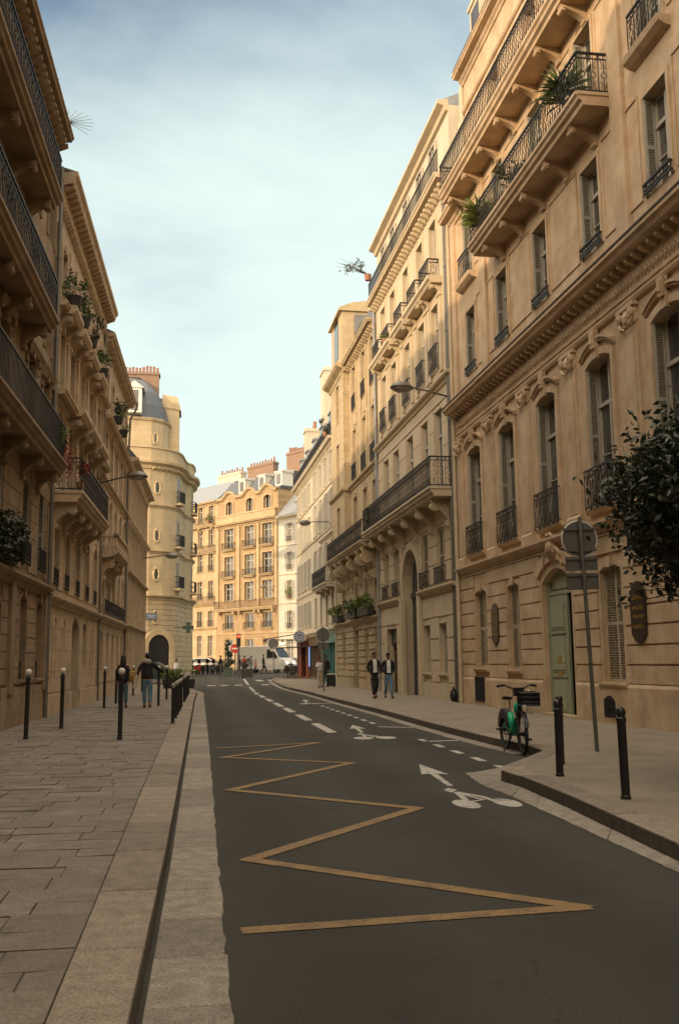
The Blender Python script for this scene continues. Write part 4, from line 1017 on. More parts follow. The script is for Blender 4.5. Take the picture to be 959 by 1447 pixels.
B.guards(lambda h:3.8<h[2]<3.9,h=.5,y=.0,style='s',ext=0)
B.balcony(29.0,36.2,6.22,.85,.30,[29.35,31.0,32.75,34.3,35.8],.98,.75,.26,mt=B.t)
B.mould(9.3,scaleprof(CORN,.85),name='string_cornice'); 
b=MB()
for c in cm[1:4]:
    b.mark(); b.prism([(0,9.15),(.5,9.17),(.62,9.3),(.62,9.45),(0,9.47)],c-1.05,c+1.05)
    for sg in(-1,1): console(b,c+sg*.8,.2,9.16,.5,.6)
B.B(b,'bracketed_ledge',B.t)
B.mould(11.95,scaleprof(CORN,.75),name='string_cornice')
b=MB()
for c in cm[:4]:
    b.mark(); b.prism([(0,11.8),(.45,11.82),(.55,11.95),(.55,12.08),(0,12.1)],c-.8,c+.8)
    for sg in(-1,1): console(b,c+sg*.62,.18,11.81,.42,.5)
B.B(b,'bracketed_ledge',B.t)
b=MB()
for x in (28.5,30.8,33.1,35.5,37.95,40.3): b.mark(); b.box(x-.16,x+.16,-.01,.09,9.6,14.4); b.mark(); b.box(x-.2,x+.2,-.01,.11,6.6,9.0)
B.B(b,'pilaster',B.t)
b=MB(); B.modillions(15.7,.02,.42,.14,.3,.40,b=b); B.modillions(15.1,.02,.16,.1,.16,.25,b=b); B.B(b,'modillion_row',B.t)
B.mould(15.85,[(0,-.7),(.1,-.66),(.14,-.3),(.44,-.22),(.48,-.05),(.56,.02),(.56,.14),(0,.2)],name='top_cornice')
b=MB(); b.prism([(.5,16.0),(-1.2,16.5),(-3.2,17.1),(-9.8,17.6),(-9.8,15.9),(.2,15.95)],28.35,40.45); B.B(b,'roof',slate)
B.pipe(40.35,15,y=.1,r=.05,mt=lampgrey)
# ---- L3
l3=Bld('apartment_building','tall left building with a small stone balustrade balcony above its black ground floor railing',*LP,40.5,51.75,-1,stoneL2,stoneL2); B=l3
cn=[42.0,44.2,46.4,48.6,50.6]
for c in cn:
    B.win(c,1.3,2.9,.8,'closed',recess=.25); B.win(c,3.75,5.6,.85,'french',recess=.28); B.win(c,6.6,8.6,.85,'french','round',.42,recess=.28); B.win(c,9.5,11.2,.85,'french',recess=.25); B.win(c,12.1,13.8,.8,'french',recess=.22)
B.wall(-.05,15.2)
B.surrounds(wd=.11,proud=.05,sill=False,filt=lambda h:h[2]>3)
B.courses(.8,3.2,.4,.02,.02,margin=.06)
B.mould(3.42,scaleprof(LEDGE,1.3),name='string_course'); B.mould(9.1,LEDGE,name='string_course'); B.mould(11.6,scaleprof(CORN,.8),name='string_course')
b=MB(); iron_rail(b,41.0,49.6,.24,3.55,.62,.34); B.B(b,'iron_railing',iron)
b=MB(); b.prism([(0,5.85),(.4,5.9),(.62,6.0),(.7,6.08),(.7,6.18),(0,6.18)],41.2,46.0)
for k in range(17): x=41.3+k*.286; b.lathe([(.05,0),(.075,.12),(.04,.3),(.06,.5),(.06,.56)],(x,.6,6.18),6)
for k in range(3): b.lathe([(.05,0),(.075,.12),(.04,.3),(.06,.5),(.06,.56)],(41.3,.12+k*.17,6.18),6)
b.box(41.2,46,.5,.7,6.72,6.84); b.box(41.2,41.42,0,.7,6.72,6.84)
o=B.B(b,'stone_balcony',B.t)
b=MB()
for x in (41.7,43.6,45.5): b=MB(); console(b,x,.24,5.86,.5,.9); B.B(b,'console',B.t,o)
for c in cn[:3]:
    pass
b=MB(); B.modillions(14.95,.02,.3,.14,.22,.4,b=b); B.B(b,'modillion_row',B.t)
B.mould(15.1,scaleprof(CORN,.9),name='top_cornice')
b=MB(); b.prism([(.4,15.2),(-1.0,15.8),(-3,16.4),(-9.8,17),(-9.8,15.1),(.2,15.15)],40.5,51.75); B.B(b,'roof',slate)
b=MB(); b.tube([(51.6,.5,15.1),(51.6,.42,14.7),(51.6,.15,14.2),(51.6,.1,12.5),(51.6,.1,.3)],.055,6); B.B(b,'drainpipe',lampgrey)
# ---- L4
l4=Bld('office_building','lower plain left building with close vertical piers before the round corner tower',*LP,51.8,65.2,-1,stoneD,stoneL2); B=l4
n=12; w=(65.2-51.8)/n
for i in range(n):
    c=51.8+(i+.5)*w
    B.win(c,.9,3.1,.62,'plain',recess=.22); B.win(c,3.95,5.9,.6,'plain',recess=.22); B.win(c,6.6,8.5,.6,'plain',recess=.22); B.win(c,9.4,11.2,.6,'plain',recess=.2)
B.wall(-.05,12.2)
b=MB()
for i in range(n+1): x=51.8+i*w; b.mark(); b.box(max(x-.1,51.8),min(x+.1,65.2),-.01,.16,.7,11.8)
B.B(b,'pier',B.t)
B.mould(3.5,scaleprof(LEDGE,1.2),name='string_course'); B.mould(6.25,scaleprof(LEDGE,1.5),name='string_course'); B.mould(9.05,scaleprof(LEDGE,1.2),name='string_course')
b=MB(); B.modillions(8.95,.1,.3,.2,.3,.56,b=b); B.B(b,'modillion_row',B.t)
B.mould(12.1,[(0,-.5),(.2,-.45),(.3,-.1),(.6,-.02),(.6,.12),(0,.2)],name='top_cornice')
b=MB(); b.prism([(.5,12.25),(-.4,13.3),(-1.2,13.7),(-9.8,14.2),(-9.8,12.2)],51.8,65.2); B.B(b,'roof',slate)
# ---- behind the camera, both sides (they shade the street)
for nm,lab,P,a,c,sg,mt,h in (('apartment_building','plain stone building behind the viewpoint on the right',RP,-30,3.4,1,stoneC,20.5),('apartment_building','plain stone building behind the viewpoint on the left',LP,-34,7.9,-1,stoneL,19.5)):
    B=Bld(nm,lab,*P,a,c,sg,mt,mt)
    x=c-1.9
    while x>a+12:
        for z in (1.1,4.7,8.0,11.2,14.4): B.win(x,z,z+2.1,1.05,'plain')
        x-=3.3
    B.wall(-.05,h); B.mould(4.1,LEDGE,name='string_course'); B.mould(h-.1,CORN,name='top_cornice')
B=Bld('apartment_building','added unseen stone block behind the viewpoint, dimming the near street',(-12,-24),(20,-24),0,28,1,stoneC,stoneC)  # unseen block added to cut sky light on the near ground
for c in (3,6.5,10,13.5,17,20.5,24):
    for z in (1.1,4.9,8.3,11.6,15.0): B.win(c,z,z+2.2,1.1,'plain')
B.wall(-.05,22); B.mould(4.2,LEDGE,name='string_course'); B.mould(21.8,CORN,name='top_cornice')
# ================================================================== CORNER TOWER
tb=thing('corner_building','round-cornered cream stone building at the street end, with oval windows and a slate dome','building',(-3,84,gz(84)),0,'buildings closing the view')
tz=gz(84)
def spath(pts,closed=False): return pts
front=[(-9,81.2),(-6,81.4),(-3.6,82.0),(-2.5,82.7)]
arc=[(-1.95,83.25),(-1.5,83.95),(-1.22,84.8)]
side=[(-1.08,85.8),(-.95,87.3),(-.72,88.6)]
side2=[(-.30,89.2),(-.10,90.6),(-.06,92.3),(-.3,93.6),(-.75,94.2)]
TP=front+arc+side+side2+[(-1.1,96),(-1.6,100)]
def pathwall(path,z0,z1,off=0,closeback=True):
    b=MB(); p=offs(path,off)
    for i in range(len(p)-1): b.quad((p[i][0],p[i][1],z0),(p[i+1][0],p[i+1][1],z0),(p[i+1][0],p[i+1][1],z1),(p[i][0],p[i][1],z1))
    if closeback: b.add([(x,y,z1) for x,y in p]+[(-9,100,z1)],[tuple(range(len(p)+1))])
    return b
def pathsweep(b,path,prof):
    rings=[offs(path,o) for o,z in prof]
    for k in range(len(prof)-1):
        for i in range(len(path)-1):
            a,c=rings[k],rings[k+1]
            b.quad((*a[i],prof[k][1]),(*a[i+1],prof[k][1]),(*c[i+1],prof[k+1][1]),(*c[i],prof[k+1][1]))
def tB(b,name,mt,parent=None,smooth=False):
    b.v=[(x+3,y-84,z) for x,y,z in b.v] if parent is None else b.v
    o=b.build(name,mt,parent or tb,smooth); return o
def tCh(b,name,mt,parent): b.v=[(x+3,y-84,z) for x,y,z in b.v]; return b.build(name,mt,parent)
tB(pathwall(TP,-.3,18.0),'wall',stoneT)
b=MB()
for i in range(14):
    z=.5+i*.42
    pathsweep(b,TP,[(0,z),(.05,z+.01),(.05,z+.39),(0,z+.4)])
tB(b,'rustication',stoneT)
def sw(z,k=1.0,o0=0): return [(0,z-.3*k),(.08*k,z-.26*k),(.14*k,z-.1*k),(.34*k,z),(.36*k,z+.12*k),(0,z+.16*k)]
for z,k in ((6.6,1.1),(10.3,.6),(14.1,.6),(17.6,1.7)): b=MB(); pathsweep(b,TP,sw(z,k)); tB(b,'string_course',stoneT)
b=MB()
L=[Vector(p) for p in TP]; 
for i in range(2,len(L)-1):
    d=(L[i+1]-L[i]); n=max(1,int(d.length/.35)); nn=Vector((d.y,-d.x)).normalized(); t=d.normalized()
    for k in range(n):
        p=L[i]+d*(k+.5)/n; q=p+nn*.38
        for (zz0,zz1) in ((17.0,17.3),):
            b.add([(p.x-t.x*.08,p.y-t.y*.08,zz0),(p.x+t.x*.08,p.y+t.y*.08,zz0),(q.x+t.x*.08,q.y+t.y*.08,zz1-.1),(q.x-t.x*.08,q.y-t.y*.08,zz1-.1),(p.x-t.x*.08,p.y-t.y*.08,zz1),(p.x+t.x*.08,p.y+t.y*.08,zz1),(q.x+t.x*.08,q.y+t.y*.08,zz1),(q.x-t.x*.08,q.y-t.y*.08,zz1)],[(0,1,2,3),(2,3,7,6),(0,3,7,4),(1,2,6,5)])
tB(b,'modillion_row',stoneT)
# balustrade and upper storey, set back
b=pathwall(TP,17.9,18.9,.1,False); pathsweep(b,TP,[(.05,18.9),(.22,18.9),(.22,19.02),(.0,19.05),(-.3,19.05),(-.3,17.9)]); tB(b,'parapet',stoneT)
UP=[(-9,82.2),(-6,82.35),(-3.6,83.0),(-2.7,83.7),(-2.3,84.5),(-2.1,86),(-2.1,100)]
b=pathwall(UP,17.9,21.7); pathsweep(b,UP,[(0,21.4),(.15,21.5),(.2,21.65),(0,21.75)]); tB(b,'upper_wall',stoneT)
b=MB(); prof=[(0,21.7),(-.35,23.0),(-.9,24.2),(-1.7,25.2),(-2.6,25.8)]; pathsweep(b,UP,prof); p=offs(UP,-2.6); b.add([(x,y,25.8) for x,y in p]+[(-6,100,25.8)],[tuple(range(len(p)+1))]); tB(b,'roof',slate,smooth=True)
b=MB(); b.box(-6.2,-3.15,85.5,86.6,22,26.2); b.box(-6.3,-3.05,85.4,86.7,26.2,26.4); o=tB(b,'chimney',brickm)
p=MB(); rd=random.Random(4)
for k in range(10): p.lathe([(.11,0),(.12,.1),(.1,.4),(.12,.5+rd.random()*.25)],(-6.0+k*.3,86,26.4),6)
tCh(p,'chimney_pots',terra,o)
b=MB(); b.box(-3.1,-2.2,86.3,87.2,22,24.3); o=tB(b,'chimney',brickm)
b=MB(); b.box(-2.75,-1.35,85.4,88,19,23.3)
b.add([(-2.9,85.3,23.3),(-1.2,85.3,23.0),(-1.2,88,23.0),(-2.9,88,23.3),(-2.8,85.3,24.4),(-1.5,85.3,24.2),(-1.5,88,24.2),(-2.8,88,24.4)],[(0,1,5,4),(1,2,6,5),(4,5,6,7),(3,0,4,7),(2,3,7,6)]); o=tB(b,'stair_dormer',stoneT)
b=MB(); b.box(-5.6,-4.4,81.9,84,21.9,24.0); b.add([(-5.8,81.8,24.0),(-4.2,81.8,24.0),(-5.0,81.8,24.6),(-5.8,84,24.0),(-4.2,84,24.0),(-5.0,84,24.6)],[(0,1,2),(0,2,5,3),(1,4,5,2)]); o=tB(b,'dormer',whitep)
g=MB(); g.box(-5.3,-4.7,81.85,81.89,22.1,23.8); tCh(g,'pane',glass,o)
def oval(x,y,z,nx,ny,rw,rh):
    n=Vector((nx,ny,0)).normalized(); t=Vector((-n.y,n.x,0)); c=Vector((x,y,z))
    r=MB(); pts=[c+t*rw*math.cos(a*math.pi/10)+Vector((0,0,rh*math.sin(a*math.pi/10)))+n*.03 for a in range(21)]; r.tube([tuple(p) for p in pts],.09,5,caps=False)
    o=tB(r,'oval_window',stoneT); g=MB(); g.add([tuple(c+t*rw*math.cos(a*math.pi/10)+Vector((0,0,rh*math.sin(a*math.pi/10)))+n*.012) for a in range(20)],[tuple(range(20))]); g.add([tuple(c+t*u+Vector((0,0,v))+n*.035) for u,v in ((-.04,-rh),(.04,-rh),(.04,rh),(-.04,rh))],[(0,1,2,3)]); tCh(g,'pane',glass,o)
for z in (4.9,8.4,11.6,15.6): oval(-3.02,82.35,z,.5,-.85,.24,.52)
oval(-3.3,83.25,20.0,.5,-.85,.22,.45)
# entrance arch
b=MB(); n=Vector((.5,-.86,0)).normalized(); t=Vector((.86,.5,0)).normalized(); c=Vector((-2.75,82.5,-.1))
for (mtn,wd,hh,off) in ((0,.95,3.6,.09),): 
    pts=[(x,z) for x,z in arch_pts(2*wd,0,hh,'round',wd,12)]; outer=[(x,z) for x,z in arch_pts(2*wd+.9,0,hh+.45,'round',wd+.45,12)]
    for k in range(len(pts)-1):
        (x0,w0),(x1,w1)=pts[k],pts[k+1]; (X0,W0),(X1,W1)=outer[k],outer[k+1]
        A=[c+t*x0+Vector((0,0,w0))+n*.16,c+t*x1+Vector((0,0,w1))+n*.16,c+t*X1+Vector((0,0,W1))+n*.16,c+t*X0+Vector((0,0,W0))+n*.16]; Bq=[p-n*.3 for p in A]
        b.add([tuple(p) for p in A+Bq],[(0,1,2,3),(0,4,5,1),(3,2,6,7)])
o=tB(b,'entrance_arch',stoneT); g=MB(); g.add([tuple(c+t*x+Vector((0,0,z))+n*.08) for x,z in pts],[tuple(range(len(pts)))]); tCh(g,'door',dark,o)
# windows and balconies of the side bays
def bay_window(p,nrm,z,w,h,rail=False,arch=False):
    n=Vector((*nrm,0)).normalized(); t=Vector((-n.y,n.x,0)); c=Vector((*p,z))
    f=MB()
    for (a,bb,q,r_) in ((-w/2,-w/2+.1,0,h),(w/2-.1,w/2,0,h),(-w/2,w/2,h-.1,h),(-.04,.04,0,h)):
        A=[c+t*a+Vector((0,0,q))+n*.04,c+t*bb+Vector((0,0,q))+n*.04,c+t*bb+Vector((0,0,r_))+n*.04,c+t*a+Vector((0,0,r_))+n*.04]; f.add([tuple(v) for v in A]+[tuple(v-n*.06) for v in A],[(0,1,2,3),(0,1,5,4),(1,2,6,5),(2,3,7,6),(3,0,4,7)])
    o=tB(f,'window',framew); g=MB(); g.add([tuple(c+t*a+Vector((0,0,q))+n*.02) for a,q in ((-w/2,0),(w/2,0),(w/2,h),(-w/2,h))],[(0,1,2,3)]); tCh(g,'pane',glass,o)
    if rail:
        r=MB()
        for k in range(9):
            a=-w/2-.2+k*(w+.4)/8; 
            r.tube([tuple(c+t*a+n*.4),tuple(c+t*a+n*.4+Vector((0,0,.95)))],.025,4)
        for zz in (.05,.95,.5): r.tube([tuple(c-t*(w/2+.2)+n*.02+Vector((0,0,zz))),tuple(c-t*(w/2+.2)+n*.4+Vector((0,0,zz))),tuple(c+t*(w/2+.2)+n*.4+Vector((0,0,zz))),tuple(c+t*(w/2+.2)+n*.02+Vector((0,0,zz)))],.03,4)
        s_=MB(); A=[c-t*(w/2+.25)+n*.45,c+t*(w/2+.25)+n*.45,c+t*(w/2+.25)-n*.1,c-t*(w/2+.25)-n*.1]; s_.add([tuple(v) for v in A]+[tuple(v-Vector((0,0,.2))) for v in A],[(0,1,2,3),(4,5,6,7),(0,1,5,4),(1,2,6,5),(2,3,7,6),(3,0,4,7)])
        so=tB(s_,'balcony',stoneT); tCh(r,'railing',iron,so)
for z in (7.4,10.9,14.6): bay_window((-1.34,84.4),(1,-.35),z,.8,2.2,True); bay_window((-.2,89.9),(1,-.15),z,.8,2.2,True); bay_window((-.85,88.0),(1,-.15),z,.6,2.0)
for z in (4.4,): bay_window((-1.3,84.5),(1,-.3),z,.8,1.5); bay_window((-.9,87.6),(1,-.15),z,.7,1.5); bay_window((-.1,90.6),(1,-.1),z,.7,1.5)
for p in ((-1.15,85.4),(-.85,87.9),(-.12,90.4)): bay_window(p,(1,-.15),.2,1.1,3.0)
# ================================================================== BUILDINGS CLOSING THE VIEW
FP=((2.94,122),(9.51,112.7))
f1=Bld('apartment_building','sunlit golden stone block closing the street, with wavy parapet and brick chimneys',*FP,0,11.5,-1,mat('stone golden far',(.38,.265,.14),.9,noise=.14,nscale=1.2,bump=.4,bscale=20,streak=.15,brick=(.9,.4,.78)),stoneF,'buildings closing the view',z0=.75); B=f1
cf=[2.35,6.3,9.6]
for c in cf:
    B.win(c,1.0 if c!=6.3 else .2,3.5,1.5,'french',recess=.25); B.win(c,4.75,6.5,1.55,'french',recess=.25)
    for z,h in ((8.1,2.1),(11.0,2.45),(14.4,2.45)): B.win(c,z,z+h,1.8,'french',recess=.3)
for c in cf: B.win(c,18.6,20.2,1.35,'french','seg',.3,recess=.3)
B.wall(-.3,17.4); B.wall(17.4,20.9,name='attic_wall')
B.courses(.3,6.7,.43,.04,.05,margin=.1)
B.surrounds(filt=lambda h:h[2]>7,wd=.2,proud=.1)
for z in (4.1,): B.mould(z,LEDGE,name='string_course')
B.balcony(.2,11.3,6.85,.8,.3,[.9,3.8,4.9,7.8,8.6,11.0],.9,.8,.3,mt=B.t,style='s')
for c in cf:
    for z in (11.0,14.4): B.balcony(c-1.15,c+1.15,z-.25,.5,.22,[],.75,.4,.2,mt=B.t,style='s')
    B.balcony(c-1.0,c+1.0,4.5,.35,.2,[],.75,.4,.2,mt=B.t,style='s')
b=MB()
for x in (.2,4.3,8.0,11.25): b.mark(); b.box(x-.22,x+.22,-.01,.2,7.2,17.0)
B.B(b,'pilaster',B.t)
B.mould(17.4,scaleprof(CORN,1.3),name='top_cornice'); b=MB(); b.box(.1,11.4,.2,.45,17.5,18.35); b.box(.05,11.45,.12,.52,18.3,18.45); B.B(b,'parapet',B.t)
b=MB(); pr=[]
n=44
for i in range(n+1):
    x=11.5*i/n; zz=20.75+max(0,.75*math.cos((x-min(cf,key=lambda q:abs(q-x)))*1.25)); pr.append((x,zz))
for i in range(n):
    (x0,w0),(x1,w1)=pr[i],pr[i+1]
    b.add([(x0,-.1,20.3),(x1,-.1,20.3),(x1,-.1,w1),(x0,-.1,w0),(x0,.3,w0-.25),(x1,.3,w1-.25),(x1,.35,w1),(x0,.35,w0),(x0,0,w0-.4),(x1,0,w1-.4)],[(3,2,6,7),(4,5,6,7),(8,9,5,4),(0,1,9,8)])
B.B(b,'wavy_cornice',B.t)
b=MB(); b.prism([(-.1,20.6),(-2.0,23.0),(-9.9,23.6),(-9.9,20.6)],0,11.5); B.B(b,'roof',slate)
for c in (4.1,7.9,11.0):
    b=MB(); b.box(c-.6,c+.6,-2.2,-.5,21.1,22.7); b.prism([(-.4,22.7),(-.4,22.85),(-2.2,23.1),(-2.2,22.7)],c-.75,c+.75); o=B.B(b,'dormer',whitep); g=MB(); g.box(c-.38,c+.38,-.5,-.46,21.3,22.5); B.B(g,'pane',glass,o)
B.chimney(1.8,6.8,-3.2,21,25.0,.8,brickm,9); B.chimney(9.3,12.6,-3.2,21,25.6,.8,brickm,9)
f2=Bld('apartment_building','slim pale stone house left of the sunlit block, half hidden by the tower',*FP,-8.5,-.03,-1,stoneF,stoneF,'buildings closing the view',z0=.75); B=f2
for c in (-3.6,-1.35,-6.2):
    for z,h in ((1.6,2.5),(5.2,1.9),(8.6,2.2),(12.0,2.2),(15.2,2.0),(18.2,2.0)): B.win(c,z,z+h,1.0,'french',recess=.3)
B.wall(-.3,20.6); B.surrounds(wd=.14,proud=.06); B.courses(.4,4.6,.45,.04,.04,margin=.1)
for z in (4.95,7.85): B.mould(z,scaleprof(LEDGE,1.3),name='string_course')
B.balcony(-8,-.4,17.5,.6,.3,[-.9,-3.6,-6.3],.9,.5,.3,mt=B.t,style='s'); B.balcony(-8,-.4,7.9,.5,.2,[],.8,.5,.3,mt=B.t,style='s')
B.balcony(-8,-.4,14.2,.4,.2,[],.8,.5,.3,mt=B.t,style='s')
B.guards(lambda h:4<h[2]<13,h=.75,y=.1,style='s')
B.mould(20.6,scaleprof(CORN,1.1),name='top_cornice')
b=MB(); b.prism([(.3,20.7),(-3.0,23.6),(-9.9,24),(-9.9,20.7)],-8.5,-.03); B.B(b,'roof',zinc)
B.chimney(-5.4,-.6,-4.0,21,25.0,.9,stoneD,9)
f3=Bld('apartment_building','narrow white plastered house with open shutters right of the sunlit block',*FP,11.53,20,-1,mat('plaster white far',(.50,.46,.38),.9,noise=.08,nscale=1.5,streak=.12),stoneD,'buildings closing the view',z0=.75); B=f3
for c in (13.5,16.2,18.6):
    for z,h in ((4.5,2.0),(7.8,2.1),(11.1,2.0),(14.3,2.1)): B.win(c,z,z+h,.85,'open',recess=.2)
    B.win(c,1.2,3.3,1.2,'french',recess=.2)
B.wall(-.3,17.3); B.surrounds(wd=.1,proud=.04)
for z in (4.1,7.3,10.6,13.9): B.mould(z,STRING,name='string_course')
B.mould(17.2,CORN,name='top_cornice'); B.guards(lambda h:h[2]>4,h=.6,y=.05,style='s',ext=0)
b=MB(); b.prism([(.3,17.35),(-2.8,20.6),(-9.9,21.2),(-9.9,17.3)],11.53,20); b.prism([(-1.1,18.95),(-1.9,19.8),(-1.85,19.9),(-1.05,19.05)],13,14); B.B(b,'roof',zinc)
#==PART4==
# ================================================================== STREET FURNITURE
def lamp(B,s,z,head_s,head_z,arm,lab):
    """wall lamp: bracket on facade B at s,z; arm reaches out over the street"""
    w0=Vector(B.world(s,0,z)); w1=Vector(B.world(head_s,arm,head_z)); t=thing('wall_lamp',lab,'street lamp',tuple(w0),0,'lamps on the facades')
    d=w1-w0
    b=MB(); b.box(-.04,.04,-.12,.12,-.18,.18); b.build('wall_plate',lampgrey,t)
    b=MB(); up=Vector((0,0,.18)); b.tube([(0,0,0),tuple(d*.5+up*.2),tuple(d*.9+Vector((0,0,.04))),tuple(d)],.035,7,.028); b.build('arm',lampgrey,t)
    h=MB(); ex=d.copy(); ex.z=0; ex.normalize(); c=d+ex*.22
    prof=[(.02,.16),(.12,.15),(.26,.08),(.33,-.02),(.345,-.07),(.33,-.08)]
    h.lathe(prof,(0,0,0),18); ho=h.build('lamp_head',lampgrey,t,True); ho.location=c; ho.scale=(1.25,1,1); ho.rotation_euler=(0,0,math.atan2(ex.y,ex.x))
    g=MB(); g.lathe([(.31,-.07),(.28,-.13),(.18,-.19),(.03,-.21)],(0,0,0),18); g.build('diffuser',lampglass,ho,True)
    return t
lamp(r2,33.15,10.75,32.4,10.85,1.75,'street lamp on a long bracket at the joint of the two nearest right facades')
lamp(r4,61.7,10.3,60.0,10.0,1.7,'street lamp on the right beyond the giant scroll brackets')
lamp(l2,40.2,8.75,38.6,8.75,1.5,'dark street lamp on the left above the small stone balustrade balcony')
lamp(l4,62.5,8.0,61.5,8.1,1.75,'street lamp on the left in front of the oval windows of the round tower')
lamp(f1,11.3,9.4,10.7,9.3,1.3,'pale lamp far away at the right edge of the sunlit block')
# bollards
def bollard_proto():
    t=thing('bollard','','bollard'); b=MB(); b.lathe([(.052,0),(.052,.04),(.044,.05),(.044,1.12),(.05,1.13),(.05,1.17),(.03,1.19),(.03,1.21)],(0,0,0),14); b.build('post',blackp,t)
    b=MB(); b.lathe([(.02,-.062),(.045,-.05),(.062,-.02),(.066,.01),(.058,.04),(.035,.062),(.006,.07)],(0,0,1.27),14); b.build('ball_cap',whitep,t,True); return t
tall=bollard_proto()
def short_proto(capm,hh,r=.05):
    t=thing('bollard','','bollard'); b=MB(); b.lathe([(r*1.15,0),(r*1.15,.03),(r,.04),(r,hh-.14),(r*1.18,hh-.13),(r*1.18,hh-.1),(r*.8,hh-.08)],(0,0,0),14); b.build('post',blackp,t)
    b=MB(); b.lathe([(r*.6,-.05),(r*.95,-.03),(r*1.15,.01),(r*.95,.045),(r*.4,.065),(.004,.07)],(0,0,hh-.05),14); b.build('ball_cap',capm,t,True); return t
srt=short_proto(mat('worn white cap',(.34,.31,.26),.6,noise=.2,nscale=20),.93,.042); blk=short_proto(blackp,.90,.045)
def place(proto,used,x,y,z,lab,grp,sc=None,rz=0):
    o=proto if not used else copy_tree(proto); o.location=(x,y,z); o['label']=lab; o['group']=grp
    if sc: o.scale=sc
    o.rotation_euler=(R(random.uniform(-.7,.7)),R(random.uniform(-.7,.7)),rz); return o
TB=[(-3.16,20.2,'tall black bollard with white ball, nearest the left wall'),(-2.88,23.25,'tall black white-topped bollard, second along the left wall'),(-1.34,19.5,'tall black white-topped bollard standing mid pavement, in front of the woman in black'),
 (-2.83,33.6,'tall bollard by the left wall, just left of the woman in black'),(-2.72,37.2,'tall bollard by the left wall, half behind the woman in black'),(-2.62,46.0,'thin far tall bollard between the two people walking away'),(-2.55,52.5,'farthest tall bollard by the left wall, behind the tote bag'),(-1.12,34.6,'tall white-topped bollard touching the right side of the walking man'),(-1.0,40.5,'tall bollard in front of the dark green car')]
for i,(x,y,l) in enumerate(TB): place(tall,i>0,x,y,.138,l,'tall bollards on the left pavement')
words=['first','second','third','fourth','fifth','sixth','seventh','eighth','ninth','tenth','eleventh','twelfth']
for i,y in enumerate([24.3,26.6,28.2,29.8,31.4,33.0,37.6,39.4,41.2,43.0,44.8,46.6]):
    place(srt,i>0,interp(KLi,y)+.03,y,.138,'short black bollard on the left kerb, %s in the row counting from the viewpoint'%words[i],'short bollards along the left kerb')
for i,(x,y,l) in enumerate([(4.34,9.8,'black bollard nearest the viewpoint on the right pavement build-out'),(4.42,11.85,'black bollard at the tip of the right build-out, left one of the close pair'),(4.95,13.2,'black bollard standing just behind another on the right build-out')]):
    place(blk,i>0,x,y,.14,l,'black bollards on the right build-out')
# sign post seen from behind
def round_sign(name,lab,x,y,z,hgt,r=.29,lean=0,plates=(),face=signback,rz=0,front=None,twin=False):
    t=thing(name,lab,'road sign',(x,y,z),rz); t.rotation_euler=(0,lean,rz)
    b=MB(); b.tube([(0,0,0),(0,0,hgt)],.032,10); b.build('pole',steel,t)
    b=MB(); b.tube([(0,.07,hgt-r-.05),(0,.085,hgt-r-.05)],r,28); d=b.build('sign_disc',face,t)
    b=MB(); b.ring((0,.078,hgt-r-.05),r,.014,'y',28,6); b.build('rim',rimw,d)
    b=MB()
    for zz in (hgt-r-.05+r*.55,hgt-r-.05-r*.62): b.box(-.26,.26,.04,.068,zz-.018,zz+.018)
    b.build('bracket',steel,d)
    for (z0,z1,w) in plates:
        b=MB(); b.box(-w/2,w/2,.055,.068,z0,z1); b.box(-w/2,w/2,.035,.055,z1-.05,z1-.02); b.box(-w/2,-w/2+.012,.05,.072,z0,z1); b.box(w/2-.012,w/2,.05,.072,z0,z1); b.build('sign_plate',face,t)
    return t
round_sign('road_sign','grey back of a round sign over two plates on a leaning steel pole, right pavement',6.13,14.8,.14,3.62,.29,lean=-.028,plates=((2.78,3.0,.52),(2.48,2.74,.52)))
round_sign('road_sign','large round sign back on a thin pole before the teal shopfront',6.15,47.2,.14,3.05,.33,plates=((1.98,2.3,.5),))
round_sign('road_sign','round grey sign back on a dark pole at the far right corner near the awning',6.0,75,gz(75)+.13,3.0,.40)
for o in (): pass
# oval plaques
def plaque(x,z0,z1,w,lab,seed):
    p=Vector(r1.world(x,.05,0)); t=thing('plaque',lab,'plaque',(p.x,p.y,(z0+z1)/2),r1.e.rotation_euler.z,'black plaques on the ochre house')
    h=(z1-z0)/2; pts=[(-w*.5,-h*.68),(-w*.52,h*.7),(-w*.4,h*.74),(-w*.36,h*.84),(-w*.2,h*.96),(0,h),(w*.2,h*.96),(w*.36,h*.84),(w*.4,h*.74),(w*.52,h*.7),(w*.5,-h*.68),(w*.26,-h*.9),(0,-h),(-w*.26,-h*.9)]
    b=MB(); b.xprism(pts[::-1],0,.035); b.build('board',plaqm,t)
    b=MB(); rd=random.Random(seed)
    for i,zc in enumerate((.50,.44,.17,.11,-.10,-.155,-.42,-.47)):
        x0=-w*.38; zc=zc*h*1.0
        while x0<w*.36:
            ww=rd.uniform(.012,.026)
            if rd.random()<.8: b.box(x0,x0+ww*.35,.036,.042,zc-.022,zc+.022); b.box(x0,x0+ww,.036,.0415,zc+rd.choice((.012,-.02,-.004)),zc+rd.choice((.02,-.012,.006)))
            x0+=ww+.012
    b.build('gilt_lettering',gold,t); return t
plaque(19.35,1.83,3.12,.66,'black shaped plaque with gilt lines beside the tree, nearer of two',1)
plaque(28.8,1.95,3.22,.62,'black shaped plaque with gilt lines between two shuttered windows, farther of two',2)
# door guard hoop
x,y,z=r1.world(25.35,.3,0); t=thing('door_guard','pale curved iron hoop standing at the foot of the green door','wheel guard',(x,y,.14)); b=MB(); b.tube([(0,0,0),(.0,-.02,.35),(.0,.1,.6),(0,.24,.5),(0,.34,.0)],.035,8); b.build('hoop',whitep,t,True); b=MB(); b.box(-.05,.05,-.06,.4,0,.02); b.build('foot_plate',steel,t)
